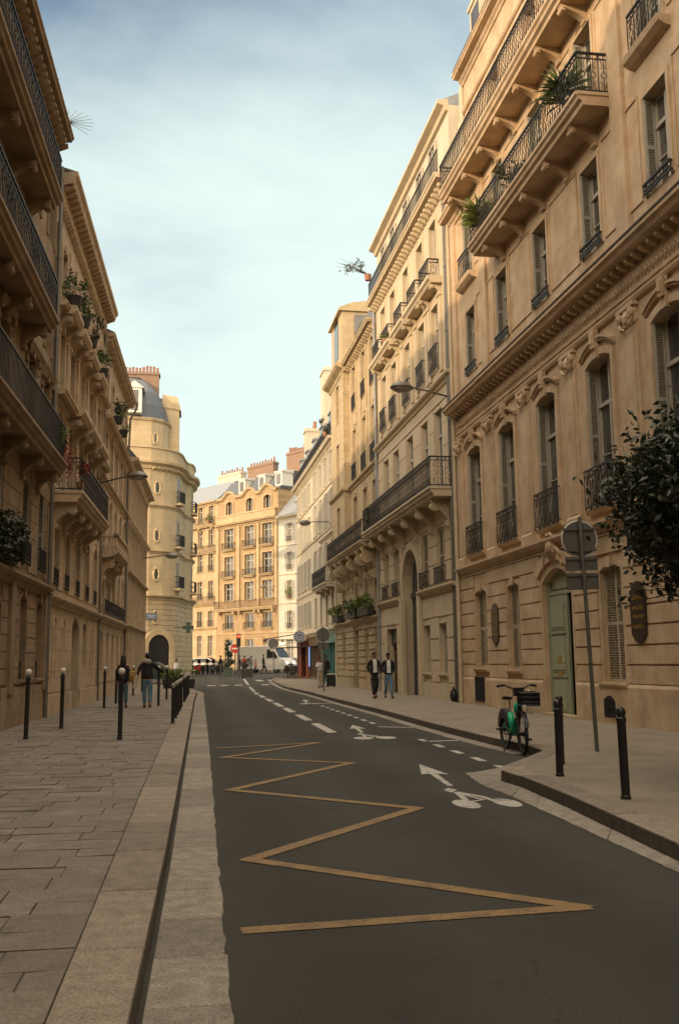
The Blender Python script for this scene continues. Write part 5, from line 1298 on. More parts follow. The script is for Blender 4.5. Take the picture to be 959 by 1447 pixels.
# rag on the downpipe
x,y,z=r2.world(33.05,.22,0); t=thing('rubbish_bag','small dark bag hooked at the foot of the downpipes','bag',(x,y,.14)); b=MB(); b.lathe([(.02,.1),(.14,.16),(.19,.34),(.15,.52),(.05,.66),(.07,.72)],(0,0,-.08),10); b.build('sack',blackp,t,True); b=MB(); b.lathe([(.03,.58),(.06,.62),(.04,.66)],(0,-.04,0),8); b.build('tied_neck',leafr,t,True)
t.scale=(.75,.75,.8)
# ------------------------------------------------------------------ hire bicycle
bk=thing('bicycle','green step-through hire bicycle with black front basket, parked at the right kerb','bicycle',(5.375,16.48,.004),math.atan2(-1.2,-.07))
def wheel(name,parent,c,steer=0):
    o=bpy.data.objects.new(name,None); C.objects.link(o); o.parent=parent; o.location=c; o.rotation_euler=(0,0,steer)
    b=MB(); b.ring((0,0,0),.315,.026,'y',28,8); b.build('tyre',rubber,o,True)
    b=MB(); b.ring((0,0,0),.283,.014,'y',28,6); b.tube([(0,-.05,0),(0,.05,0)],.035,10)
    for k in range(14): a=k*math.pi/7; b.tube([(0,.03*(-1)**k,0),(.283*math.cos(a),0,.283*math.sin(a))],.003,3)
    b.build('rim',blackp,o); return o
wheel('wheel',bk,(-.58,0,.34))
b=MB(); b.tube([(.34,0,.82),(.30,0,.70),(.20,0,.50),(.06,0,.36),(-.06,0,.33)],.075,8,.075); b.tube([(-.06,0,.33),(-.3,0,.38),(-.56,0,.42)],.06,8,.045); b.tube([(-.1,0,.34),(-.20,0,.64)],.055,8); b.tube([(-.2,0,.6),(-.58,.06,.36)],.018,6); b.tube([(-.2,0,.6),(-.58,-.06,.36)],.018,6)
b.build('frame',bikeg,bk,True)
b=MB(); b.box(-.36,-.18,-.06,.06,.42,.58); b.build('battery',blackp,bk)
b=MB(); pts=[(-.58+.36*math.cos(a),z_,.34+.36*math.sin(a)) for a in [R(q) for q in range(-5,176,15)] for z_ in (0,)]; 
for i in range(len(pts)-1):
    (x0,_,w0),(x1,_,w1)=pts[i],pts[i+1]; b.quad((x0,-.045,w0),(x0,.045,w0),(x1,.045,w1),(x1,-.045,w1)); 
    for sy in(-.045,.045): b.quad((x0,sy,w0),(x1,sy,w1),(-.58+(x1+.58)*.55,sy,.34+(w1-.34)*.55),(-.58+(x0+.58)*.55,sy,.34+(w0-.34)*.55))
b.build('mudguard',blackp,bk)
b=MB(); b.tube([(-.2,0,.62),(-.255,0,.88)],.017,8); b.build('seat_post',alum,bk)
b=MB(); b.add([(-.42,-.09,.90),(-.42,.09,.90),(-.25,.07,.92),(-.12,.02,.91),(-.12,-.02,.91),(-.25,-.07,.92),(-.40,-.07,.85),(-.40,.07,.85),(-.25,.05,.86),(-.14,.015,.87),(-.14,-.015,.87),(-.25,-.05,.86)],[(0,1,2,3,4,5),(6,11,10,9,8,7),(0,6,7,1),(1,7,8,2),(2,8,9,3),(3,9,10,4),(4,10,11,5),(5,11,6,0)]); b.build('saddle',blackp,bk)
b=MB(); b.tube([(-.02,.0,.3),(-.02,.15,.3)],.015,6); b.tube([(-.02,.15,.3),(.12,.16,.22)],.015,6); b.box(.07,.17,.15,.26,.2,.23); b.tube([(-.02,0,.3),(-.02,-.15,.3),(-.15,-.16,.38)],.015,6); b.box(-.2,-.1,-.26,-.15,.36,.39); b.tube([(-.02,-.07,.3),(-.02,-.055,.3)],.09,16); b.build('crank',blackp,bk)
b=MB(); b.tube([(-.05,.05,.28),(-.12,.2,.0)],.014,6); b.tube([(-.05,-.05,.28),(-.08,-.17,.0)],.014,6); b.build('kickstand',steel,bk)
st=bpy.data.objects.new('steering',None); C.objects.link(st); st.parent=bk; st.location=(.36,0,0); st.rotation_euler=(0,0,R(-3))
b=MB(); b.tube([(0,0,.92),(.04,0,.74)],.03,8); b.tube([(.04,0,.74),(.06,.06,.66),(.22,.06,.34)],.02,6); b.tube([(.04,0,.74),(.06,-.06,.66),(.22,-.06,.34)],.02,6)
pts=[(.22+.36*math.cos(R(q)),.34+.36*math.sin(R(q))) for q in range(20,150,14)]
for (x0,w0),(x1,w1) in zip(pts,pts[1:]): b.quad((x0,-.04,w0),(x0,.04,w0),(x1,.04,w1),(x1,-.04,w1))
b.build('fork',blackp,st)
wheel('wheel',st,(.22,0,.34))
b=MB(); b.tube([(0,0,.92),(-.02,0,1.05)],.022,8); b.tube([(-.14,-.33,1.10),(-.06,-.22,1.12),(-.02,-.08,1.06),(-.02,.08,1.06),(-.06,.22,1.12),(-.14,.33,1.10)],.014,8); b.tube([(-.14,-.33,1.10),(-.06,-.22,1.12)],.02,8); b.tube([(-.14,.33,1.10),(-.06,.22,1.12)],.02,8); b.box(-.08,.06,-.08,.08,.94,1.08); b.build('handlebar',blackp,st)
b=MB()
def wire(p,q,r=.006): b.tube([p,q],r,4)
X0,X1,Y0,Y1,Z0,Z1=.10,.36,-.02,.27,.80,1.0
for z_ in (Z0,.85,.93,Z1):
    for p,q in (((X0,Y0,z_),(X1,Y0,z_)),((X1,Y0,z_),(X1,Y1,z_)),((X1,Y1,z_),(X0,Y1,z_)),((X0,Y1,z_),(X0,Y0,z_))): wire(p,q,.009 if z_ in(Z0,Z1) else .006)
for k in range(9):
    u=k/8
    for p in ((X0+(X1-X0)*u,Y0),(X0+(X1-X0)*u,Y1),(X1,Y0+(Y1-Y0)*u),(X0,Y0+(Y1-Y0)*u)): wire((*p,Z0),(*p,Z1))
b.box(X0,X1,Y0,Y1,Z0-.01,Z0+.005); b.box(X0-.02,X0,Y0,Y1,Z0,Z1+.02); b.build('basket',blackp,st)
b=MB(); b.tube([(.41,0,.78),(.45,0,.78)],.035,10); b.build('front_lamp',whitep,st)
# ------------------------------------------------------------------ shop awnings, signs and stalls
def awning(P,lab,name='awning',mt=awnm,w=3,d=2.2,drop=.55,rz=0):
    t=thing(name,lab,'awning',P,rz); b=MB(); b.add([(0,0,0),(w,0,0),(w,-d,-drop),(0,-d,-drop),(0,0,-.03),(w,0,-.03),(w,-d,-drop-.03),(0,-d,-drop-.03),(0,-d,-drop-.25),(w,-d,-drop-.25)],[(0,1,2,3),(4,7,6,5),(3,2,9,8),(0,3,7,4),(1,5,6,2)]); b.build('canopy',mt,t)
    b=MB(); 
    for x in (.1,w-.1): b.tube([(x,0,-.5),(x,-d,-drop-.04)],.025,5)
    b.tube([(0,-d,-drop-.04),(w,-d,-drop-.04)],.03,6); b.build('awning_arms',steel,t); return t
o=awning(r4.world(71.5,.12,3.15),'pale striped-edge awning hanging over the pavement by the red pier',rz=R(90),w=5.2,d=2.3); o.scale=(1,-1,1); o.rotation_euler=(0,0,R(90)); o.location=r4.world(71.5,.12,3.1)
o.scale=(1,1,1); o.rotation_euler=(0,0,R(-90)); o.location=r4.world(76.9,.14,3.15)
o2_=awning((0,0,0),'dark red awning with pale top round the far right corner, above the red lamps',mt=awnr,w=3.5,d=2.6,drop=.4); o2_.rotation_euler=(0,0,R(-90)); o2_.location=r4.world(80.4,.1,3.75)
for i,(s_,lb) in enumerate(((77.6,'small glowing red-orange lamp under the awning, left one'),(76.4,'small glowing red-orange lamp under the awning, right one'))):
    x,y,z=r4.world(s_,1.5,3.0); t=thing('heater_lamp',lb,'lamp',(x,y,z),0,'glowing lamps under the awning'); b=MB(); b.lathe([(.02,-.1),(.09,-.06),(.10,.02),(.04,.08)],(0,0,0),10); b.build('bulb',warml,t,True); b=MB(); b.lathe([(.1,.03),(.05,.1),(.01,.3)],(0,0,0),8); b.build('holder',blackp,t)
x,y,z=r4.world(72.3,.75,3.35); t=thing('shop_sign','round pale blue shop sign sticking out from the facade above the awning','shop sign',(x,y,z)); b=MB(); b.tube([(0,-.05,0),(0,.05,0)],.42,24); b.build('sign_disc',bluep,t); b=MB(); b.ring((0,-.05,0),.42,.03,'y',24,5); b.build('rim',rimw,t); b=MB(); b.tube([(.42,0,0),(.75,0,0)],.03,6); b.build('arm',blackp,t)
b=MB(); b.ring((0,-.06,.02),.25,.018,'y',16,4); b.box(-.14,.14,-.06,-.05,-.05,-.02); b.build('emblem',rimw,t)
x,y,z=r4.world(71.9,.03,1.9); t=thing('lit_panel','narrow blue lit panel in the dark shopfront doorway','lit panel',(x,y,z)); b=MB(); b.box(-.05,.0,-.3,.3,-.7,.7); b.build('panel',cyan,t); b=MB(); b.box(-.06,-.0,-.35,-.3,-.75,.75); b.box(-.06,0,.3,.35,-.75,.75); b.box(-.06,0,-.3,.3,.7,.75); b.build('frame',blackp,t)
# pharmacy style cross
t=thing('cross_sign','dark green cross sign jutting from the corner tower','shop sign',(-.35,80.2,4.35)); b=MB(); b.xprism([(-.18,-.5),(.18,-.5),(.18,-.18),(.5,-.18),(.5,.18),(.18,.18),(.18,.5),(-.18,.5),(-.18,.18),(-.5,.18),(-.5,-.18),(-.18,-.18)],-.1,.1); b.build('cross',greencross,t); b=MB(); b.tube([(-.5,0,0),(-1.3,2.6,.1)],.04,6); b.build('arm',blackp,t)
t.scale=(.85,1,.85)
t=thing('street_name_plate','small blue street name plate high on the tower wall','name plate',(-3.35,82.02,5.35),math.atan2(.5,.86)); b=MB(); b.box(-.5,.5,-.04,-.01,-.25,.25); b.build('plate',bluep,t); b=MB(); b.box(-.38,.38,-.05,-.04,.03,.07); b.box(-.3,.3,-.05,-.04,-.1,-.05); b.build('lettering',rimw,t)
# traffic light and no entry sign
zz=gz(80); t=thing('traffic_light','traffic light showing red beside the topiary tree','traffic light',(3.62,80,zz)); b=MB(); b.tube([(0,0,0),(0,0,3.5)],.06,8); b.build('pole',blackp,t); b=MB(); b.box(-.16,.16,-.12,.12,2.5,3.5); b.build('signal_box',blackp,t)
for i,(z_,m_) in enumerate(((3.3,redl),(3.0,blackp),(2.7,blackp))): b=MB(); b.tube([(0,-.13,z_),(0,-.18,z_)],.115,14); b.build('signal_lens',m_,t)
t=thing('no_entry_sign','round red no entry sign on a dark pole','road sign',(3.36,80.3,zz)); b=MB(); b.tube([(0,0,0),(0,0,2.7)],.045,8); b.build('pole',blackp,t); b=MB(); b.tube([(0,-.04,2.35),(0,-.02,2.35)],.36,24); d=b.build('sign_disc',redp,t); b=MB(); b.box(-.25,.25,-.055,-.042,2.29,2.41); b.build('white_bar',rimw,d)
for i,(x_,y_,lb) in enumerate(((1.02,78.5,'thin dark bollard on the far crossing, left'),(2.2,79,'thin dark bollard on the far crossing, middle'),(3.9,78.6,'thin dark bollard on the far crossing, right of the traffic light'))):
    o=copy_tree(blk); o.location=(x_,y_,gz(y_)); o.scale=(1,1,1.25); o['label']=lb; o['group']='bollards on the far crossing'
# topiary in planter
def topiary(x,y,z,lab,h=2.4):
    t=thing('topiary_tree',lab,'tree',(x,y,z)); b=MB(); b.zprism([(-.38,-.38),(.38,-.38),(.38,.38),(-.38,.38)],0,.75); b.box(-.43,.43,-.43,.43,.68,.78); b.build('planter',potgreen,t)
    b=MB(); b.tube([(0,0,.6),(0,0,h)],.05,6,.03); b.build('trunk',bark,t)
    b=MB(); leaf_cloud(b,(0,0,1.25),(.52,.52,.5),700,.16,seed=3); leaf_cloud(b,(0,0,1.95),(.36,.36,.36),420,.14,seed=4); leaf_cloud(b,(0,0,2.55),(.26,.26,.35),260,.13,seed=5); leaf_cloud(b,(0,0,3.05),(.1,.1,.25),60,.12,seed=6); b.build('crown',leafd,t); return t
topiary(2.95,84.5,gz(84),'dark tiered topiary conifer in a square planter on the far crossing')
def planter_bush(name,lab,loc,w,d,h,leaf,n,size,ph=.5,rz=0,seed=1,mt=potblack,grp=None,spread=1.25,cat='plant'):
    t=thing(name,lab,cat,loc,rz,grp); b=MB(); b.add([(-w/2,-d/2,0),(w/2,-d/2,0),(w/2,d/2,0),(-w/2,d/2,0),(-w/2*1.1,-d/2*1.1,ph),(w/2*1.1,-d/2*1.1,ph),(w/2*1.1,d/2*1.1,ph),(-w/2*1.1,d/2*1.1,ph)],[(0,3,2,1),(0,1,5,4),(1,2,6,5),(2,3,7,6),(3,0,4,7),(4,5,6,7)]); b.build('planter',mt,t)
    b=MB(); leaf_cloud(b,(0,0,ph+h*.42),(w*.5*spread,d*.5*spread,h*.6),n,size,seed=seed); b.build('foliage',leaf,t); return t
planter_bush('planter','long low planter of yellow green leaves at the end of the left kerb bollards',(-.75,58,gz(58)+.14),1.7,.6,.8,leafy,700,.16,.5,seed=2)
planter_bush('planter','black planter with dark bush standing beside the traffic light',(4.4,82,gz(82)),.9,.6,.9,leafd,300,.15,.7,seed=12)
# ------------------------------------------------------------------ plants on the facades
def wplant(B,s,y,z,name,lab,fn,grp='plants on the balconies'):
    x_,y_,z_=B.world(s,y,z); t=thing(name,lab,'potted plant',(x_,y_,z_),0,grp); fn(t); return t
def yucca(L_,n,seed,leaf=leafm,stem=.35,r=.14):
    def f(t):
        b=MB(); b.lathe([(r*.75,0),(r,.28),(r*1.05,.3)],(0,0,0),10); b.build('pot',terra,t)
        b=MB(); b.tube([(0,0,.2),(.02,0,.3+stem)],.03,5); b.build('stem',bark,t)
        b=MB(); spike_plant(b,(.02,0,.3+stem),n,L_,seed,w=.03); spike_plant(b,(.0,.05,.3+stem*.5),n//2,L_*.8,seed+1,w=.03,up=.35); b.build('foliage',leaf,t)
    return f
def shrub(w,h,n,size,seed,leaf=leafm,pot=terra,pr=.15):
    def f(t):
        b=MB(); b.lathe([(pr*.75,0),(pr,.28),(pr*1.06,.3)],(0,0,0),10); b.build('pot',pot,t)
        b=MB(); leaf_cloud(b,(0,0,.3+h*.45),(w/2,w/2,h*.55),n,size,seed=seed); b.build('foliage',leaf,t)
    return f
wplant(r1,20.75,.55,14.02,'yucca','tall spiky yucca behind the near end of the bracketed balcony rail',yucca(.85,70,1,stem=.55))
wplant(r1,27.2,.62,14.02,'yucca','bright green spiky plant overhanging the far end of the bracketed balcony',yucca(.85,110,7,leafy,stem=.4))
wplant(r1,24.6,.5,14.02,'shrub','dark leafy shrub in the middle of the bracketed balcony',shrub(.9,1.1,420,.13,3,leafd))
wplant(r2,44.6,.6,7.52,'shrub','tangled grey green plant at the far end of the long iron balcony',shrub(.8,.9,300,.12,5,leafd))
wplant(r2,42.1,.4,15.55,'shrub','yellow flowering plant on a small high balcony of the pale building',shrub(.5,.5,140,.1,6,leafy))
wplant(r3,57.0,.6,7.28,'shrub','small shrub at the far end of the giant-bracket balcony',shrub(.6,.6,160,.12,8))
wplant(r4,60.2,.5,15.5,'shrub','dark shrub on the roof railing next to the ashlar bay',shrub(.9,.9,220,.14,9,leafd))
x_,y_,z_=r2.world(45.4,.5,19.9); t=thing('roof_shrub','wispy bare shrub leaning out from the roof edge against the sky','shrub',(x_,y_,z_)); b=MB(); rd=random.Random(2)
for k in range(14): a=rd.uniform(-1,1); e=rd.uniform(0,1); b.tube([(0,0,.3),(-.5-.4*e,a*.5,.5+.3*e),(-1.0-.5*e,a,.55+.5*e)],.015,3,.006)
b.build('branches',bark,t); b=MB(); leaf_cloud(b,(-.9,0,.7),(.7,.8,.4),160,.12,seed=4); b.build('foliage',leafd,t); b=MB(); b.lathe([(.14,0),(.18,.3)],(0,0,0),8); b.build('pot',terra,t)
# flower boxes of the honey building
for i,(a,c,sd_,lb) in enumerate(((47.2,49.9,1,'long black flower box brimming with green leaves, nearer one on the honey building'),(50.7,53.3,2,'long black flower box brimming with green leaves, middle one on the honey building'),(56.3,58.3,3,'short black flower box, farthest one on the honey building'))):
    x_,y_,z_=r3.world((a+c)/2,.3,3.78); L_=c-a; t=thing('flower_box',lb,'flower box',(x_,y_,z_),r3.e.rotation_euler.z,'flower boxes on the honey building'); b=MB(); b.box(-L_/2,L_/2,-.16,.16,0,.34); b.box(-L_/2-.02,L_/2+.02,-.18,.18,.30,.36); b.build('box',potblack,t)
    b=MB()
    for k in range(int(L_/.35)): leaf_cloud(b,(-L_/2+.2+k*.35,.1,.6+random.uniform(-.1,.1)),(.28,.3,.32),70,.2,seed=sd_*20+k)
    b.build('foliage',leafy if i!=1 else leafm,t)
# left side plants
x_,y_,z_=l1.world(21.9,.12,3.72); t=thing('ledge_shrub','big dark bush spilling over the stone ledge at the left edge','shrub',(x_,y_,z_)); b=MB(); b.box(-.14,.14,-.5,.5,0,.3); b.build('planter',potblack,t); b=MB(); leaf_cloud(b,(.12,0,.5),(.42,.95,.62),1700,.12,seed=21); leaf_cloud(b,(.1,.5,.2),(.35,.4,.5),400,.12,seed=22); b.build('foliage',leafd,t)
wplant(l1,26.0,.5,6.84,'climbing_plant','green and red trailing plant at the far end of the lowest left balcony',lambda t:(shrub(.7,.8,320,.1,31,leafm)(t),))
x_,y_,z_=l1.world(26.7,.62,6.86); t=thing('trailing_creeper','reddish creeper hanging off the end of the lowest left balcony','creeper',(x_,y_,z_),0,'plants on the balconies'); b=MB(); leaf_cloud(b,(.05,.1,.45),(.3,.35,.55),420,.09,seed=33); leaf_cloud(b,(.05,.3,.0),(.2,.2,.6),160,.09,seed=34); b.build('foliage',leafr,t); b=MB(); b.lathe([(.1,0),(.14,.25)],(0,0,0),8); b.build('pot',terra,t)
x_,y_,z_=l1.world(27.6,.3,17.12); t=thing('roof_spikes','fan of thin bird spikes on the left roof edge against the sky','bird spikes',(x_,y_,z_)); b=MB()
for k in range(9): a=R(-40+k*16); b.tube([(0,0,0),(.75*math.cos(a),.25,.45*math.sin(a)+.1)],.012,4,.006)
b.build('spikes',steel,t); b=MB(); b.box(-.06,.06,-.1,.3,-.06,.02); b.build('spike_base',steel,t)
wplant(l1,26.7,.2,17.08,'shrub','little reddish plant on the near left roof edge',shrub(.5,.55,110,.1,35,leafr,terra,.1))
for i,(s_,z_,sd_,lf,lb) in enumerate(((29.3,12.15,41,leafm,'potted plant in a dark planter on the upper left ledge, nearest of the row'),(31.2,12.15,42,leafm,'bushy pot on the upper left ledge, second of the row'),(33.2,12.15,43,leafd,'dark pot plant on the upper left ledge, third of the row'),(36.6,12.1,44,leafm,'trailing plant on the upper left ledge, last of the rosy building'),(42.5,11.75,45,leafd,'dark shrub on the upper ledge of the building with the stone balustrade'),(45.0,11.75,46,leafy,'broad yellow green shrub on the upper ledge of the balustrade building'))):
    wplant(B=l2 if s_<40 else l3,s=s_,y=.42,z=z_,name='potted_plant',lab=lb,fn=shrub(.8,.9,260,.12,sd_,lf,potblack,.24),grp='plants on the upper left ledges')
wplant(l2,29.4,.72,6.52,'potted_plant','white flowering pot hung at the near corner of the bracketed left balcony',shrub(.5,.6,160,.1,51,leafr,terra,.12))
wplant(f3,13.6,.3,7.9,'potted_plant','yellow green plant on a window sill of the far white house',shrub(.9,1.1,160,.16,52,leafy,terra,.2))
wplant(f2,-1.3,.4,17.9,'potted_plant','yellow green bush on the top balcony of the far slim house',shrub(1.2,1.4,160,.18,53,leafy,terra,.2))
# ------------------------------------------------------------------ near tree on the right
def tree():
    t=thing('tree','dark leafy small tree overhanging from the right edge, on the build-out','tree',(6.52,10.35,.14)); rd=random.Random(9)
    b=MB(); b.tube([(0,0,-.1),(.03,.02,.7),(-.05,.0,1.5),(-.02,.03,2.1)],.09,9,.06)
    ends=[]
    def br(p,d,L,r,lev):
        q=p+d*L*.5+Vector((rd.uniform(-.06,.06),rd.uniform(-.06,.06),rd.uniform(-.03,.08))); e=p+d*L
        b.tube([tuple(p),tuple(q),tuple(e)],r,5,r*.6)
        if lev==0: ends.append(e); return
        for k in range(3 if lev>1 else 4):
            a=rd.uniform(0,6.28); dd=(d+Vector((math.cos(a),math.sin(a),rd.uniform(-.35,.6)))*.72).normalized(); br(e,dd,L*rd.uniform(.55,.8),r*.55,lev-1)
        ends.append(q)
    for k in range(8):
        a=k*.785+rd.uniform(-.3,.3); br(Vector((0,0,1.6+.1*k)),Vector((math.cos(a),math.sin(a),rd.uniform(.1,.9))).normalized(),.75,.035,3)
    b.build('trunk',bark,t)
    b=MB(); cz=Vector((0,0,3.05))
    def leaf(p):
        d=Vector((rd.gauss(0,1),rd.gauss(0,1),rd.gauss(.4,.7))).normalized(); u=d.orthogonal().normalized(); u.rotate(Matrix.Rotation(rd.uniform(0,6.28),3,d)); w=d.cross(u); L_=rd.uniform(.08,.14); hw=L_*.25
        b.add([p,p+u*L_*.45+w*hw+d*.01,p+u*L_,p+u*L_*.45-w*hw+d*.01],[(0,1,2),(0,2,3)])
    for k in range(440):                       # leafy sprays spread through the crown
        d=Vector((rd.gauss(0,1),rd.gauss(0,1),rd.gauss(0,1))).normalized(); rr=rd.uniform(.35,1)**.5
        c=cz+Vector((d.x*1.72*rr,d.y*1.6*rr,d.z*1.35*rr)); c.x+=.42*max(0,cz.z+.25-c.z); n=rd.randint(45,95); sp=rd.uniform(.11,.23)
        for q in range(n): leaf(c+Vector((rd.gauss(0,sp),rd.gauss(0,sp),rd.gauss(0,sp))))
        b2=c+d*rd.uniform(.1,.35)
        for q in range(10): leaf(c+(b2-c)*q/9+Vector((rd.gauss(0,.04),rd.gauss(0,.04),rd.gauss(0,.04))))
    for e in ends[::2]:
        for q in range(4): leaf(e+Vector((rd.gauss(0,.08),rd.gauss(0,.08),rd.gauss(0,.08))))
    b.build('crown',leafd,t)
tree()
# ================================================================== VEHICLES (far)
def wheelv(parent,x,y,r,z=None):
    b=MB(); b.tube([(x,y-.1,r),(x,y+.1,r)],r,18); o=b.build('wheel',rubber,parent); b=MB(); b.tube([(x,y-.112,r),(x,y+.112,r)],r*.55,14); b.build('rim',alum,o)
def van():
    t=thing('van','white panel van standing in the far junction, headlamp lit','van',(7.0,97,gz(97)),R(-38)); 
    side=[(-2.8,.35),(-2.8,2.2),(-2.68,2.48),(-2.4,2.55),(1.15,2.55),(1.5,2.42),(2.15,1.45),(2.75,1.2),(2.88,.95),(2.88,.35)]
    b=MB(); n=len(side)
    vs=[]
    for y,k in ((-1.0,0),(-.88,1),(.88,1),(1.0,0)):
        for x,z in side:
            f=1 if k else .985; vs.append((x*f,y if z<1.3 else y*.9,z-(0 if k else .04*(z>1.3))))
    fs=[]
    for r in range(3):
        for i in range(n): fs.append((r*n+i,r*n+(i+1)%n,(r+1)*n+(i+1)%n,(r+1)*n+i))
    fs+=[tuple(range(n))[::-1],tuple(range(3*n,4*n))]; b.add(vs,fs); b.build('body',vanw,t)
    b=MB(); b.add([(1.56,-.78,2.36),(1.56,.78,2.36),(2.2,.86,1.5),(2.2,-.86,1.5)],[(0,1,2,3)]); b.build('windscreen',vglass,t)
    for sy in(-1,1): 
        b=MB(); y=sy*.945; b.add([(.75,y*.97,2.2),(1.42,y*.96,2.2),(1.98,y*1.0,1.5),(.75,y*1.02,1.4)],[(0,1,2,3)]); b.build('side_window',vglass,t)
        b=MB(); b.box(2.78,2.9,sy*.62-.17,sy*.62+.17,.85,1.05); b.build('headlight',headl,t)
        for x in(-1.75,1.85): wheelv(t,x,sy*.88,.35)
        b=MB(); b.box(1.75,1.9,sy*1.02,sy*1.2,1.4,1.7); b.build('wing_mirror',blackp,t)
    b=MB(); b.box(2.8,2.93,-.9,.9,.35,.6); b.build('bumper',plasticg,t)
    b=MB(); b.box(2.86,2.9,-.45,.45,.68,.84); b.build('grille',blackp,t)
van()
def car(lab,loc,rz,mt,lit=False,name='car'):
    t=thing(name,lab,'car',loc,rz)
    body=[(-2.0,.3),(-2.05,.75),(-1.9,.95),(-1.2,1.0),(1.0,.95),(1.9,.82),(2.02,.6),(2.0,.3)]; cab=[(-1.75,.95),(-1.35,1.4),(-.9,1.47),(.2,1.46),(1.05,.95)]
    b=MB(); b.v=[]; n=len(body)
    vs=[(x*k,y,z) for y,k in ((-.84,.97),(-.72,1),(.72,1),(.84,.97)) for x,z in body]; fs=[]
    for r in range(3):
        for i in range(n): fs.append((r*n+i,r*n+(i+1)%n,(r+1)*n+(i+1)%n,(r+1)*n+i))
    b.add(vs,fs+[tuple(range(n))[::-1],tuple(range(3*n,4*n))])
    vs=[(x,y*(1 if z<1.0 else .82),z) for y in (-.76,.76) for x,z in cab]; m=len(cab); b.add(vs,[(i,(i+1)%m,m+(i+1)%m,m+i) for i in range(m)]+[tuple(range(m))[::-1],tuple(range(m,2*m))]); b.build('body',mt,t)
    for sy in(-1,1):
        b=MB(); b.add([(-1.5,sy*.765,1.0),(-1.25,sy*.655,1.36),(.1,sy*.645,1.38),(.85,sy*.77,1.0)],[(0,1,2,3)]); b.build('side_window',vglass,t)
        for x in(-1.25,1.3): wheelv(t,x,sy*.74,.3)
        b=MB(); b.box(1.93,2.04,sy*.6-.14,sy*.6+.14,.6,.74); b.build('headlight',headl if lit else rimw,t)
        b=MB(); b.box(-2.07,-1.98,sy*.62-.12,sy*.62+.12,.65,.8); b.build('tail_light',redp,t)
    b=MB(); b.add([(.22,-.6,1.45),(.22,.6,1.45),(1.05,.72,.99),(1.05,-.72,.99)],[(0,1,2,3)]); b.build('windscreen',vglass,t)
    b=MB(); b.add([(-1.36,-.6,1.4),(-1.36,.6,1.4),(-1.76,.7,.98),(-1.76,-.7,.98)],[(0,1,2,3)]); b.build('rear_window',vglass,t)
    b=MB(); b.box(1.95,2.06,-.6,.6,.32,.46); b.box(-2.08,-1.97,-.6,.6,.32,.46); b.build('bumper',plasticg,t)
    return t
car('small dark green car parked across the street end, before the tower',(-2.6,70.5,gz(70.5)),R(-12),carg)
car('pale car with lit headlamps behind the van by the awning',(10.6,98.5,gz(98)),R(-55),carw,True)
car('pale car behind the topiary tree, far junction',(1.6,104,gz(104)),R(-20),carw)
def scooter(lab,loc,rz,k):
    t=thing('scooter',lab,'scooter',loc,rz,'scooters parked at the far junction')
    b=MB(); b.ring((.62,0,.27),.22,.06,'y',14,6); b.tube([(.62,-.05,.27),(.62,.05,.27)],.12,8); b.build('wheel',rubber,t); b=MB(); b.ring((-.6,0,.27),.22,.06,'y',14,6); b.tube([(-.6,-.05,.27),(-.6,.05,.27)],.12,8); b.build('wheel',rubber,t)
    b=MB(); b.prism([],0,0) if 0 else b.xprism([(-.85,.45),(-.75,.75),(-.2,.78),(0,.5),(.3,.38),(.42,.9),(.5,.92),(.55,.5),(.35,.28),(-.1,.28),(-.5,.4)],-.17,.17); b.build('body',k,t)
    b=MB(); b.xprism([(-.8,.76),(-.7,.86),(-.2,.87),(-.1,.78)],-.14,.14); b.build('seat',blackp,t)
    b=MB(); b.tube([(.62,0,.3),(.42,0,1.05)],.03,6); b.tube([(.38,-.32,1.08),(.42,0,1.03),(.38,.32,1.08)],.02,6); b.add([(.5,-.15,1.0),(.5,.15,1.0),(.4,.14,1.4),(.4,-.14,1.4)],[(0,1,2,3)]); b.build('handlebar',blackp,t)
    return t
for i,(x_,y_,a,k,l) in enumerate(((-.2,93.5,70,blackp,'black parked scooter, leftmost of the far row'),(.5,93.8,75,redp,'red parked scooter, second from the left in the far row'),(1.2,94.1,68,blackp,'black parked scooter in the middle of the far row'),(1.85,94.3,78,plasticg,'grey parked scooter, fourth of the far row'),(2.5,94.6,72,blackp,'black parked scooter nearest the topiary, end of the far row'),(8.9,84.5,30,blackp,'black scooter standing near the far right corner awning'))):
    scooter(l,(x_,y_,gz(y_)),R(a),k)
# cafe chairs
def chair(lab,loc,rz):
    t=thing('cafe_chair',lab,'chair',loc,rz,'cafe chairs by the red pier'); b=MB(); b.box(-.2,.2,-.2,.2,.43,.46); b.build('seat',doorwood,t); b=MB(); b.box(-.2,.2,.18,.21,.6,.88); b.build('backrest',doorwood,t)
    for sx in(-.18,.18):
        for sy in(-.18,.18): b=MB(); b.tube([(sx,sy,0),(sx,sy,.9 if sy>0 else .44)],.015,5); b.build('leg',blackp,t)
for i,(x_,y_,l) in enumerate(((7.3,73.6,'dark cafe chair nearest the kerb by the red pier'),(7.5,74.8,'dark cafe chair, second by the red pier'),(7.2,75.9,'dark cafe chair, farthest by the red pier'))): chair(l,(x_,y_,gz(y_)+.14),R(20*i))
t=thing('cafe_table','small round dark cafe table among the chairs','table',(7.0,74.3,gz(74)+.14)); b=MB(); b.lathe([(.32,.72),(.32,.75)],(0,0,0),16); b.build('tabletop',doorwood,t); b=MB(); b.lathe([(.2,0),(.03,.04),(.03,.72)],(0,0,0),10); b.build('leg',blackp,t)
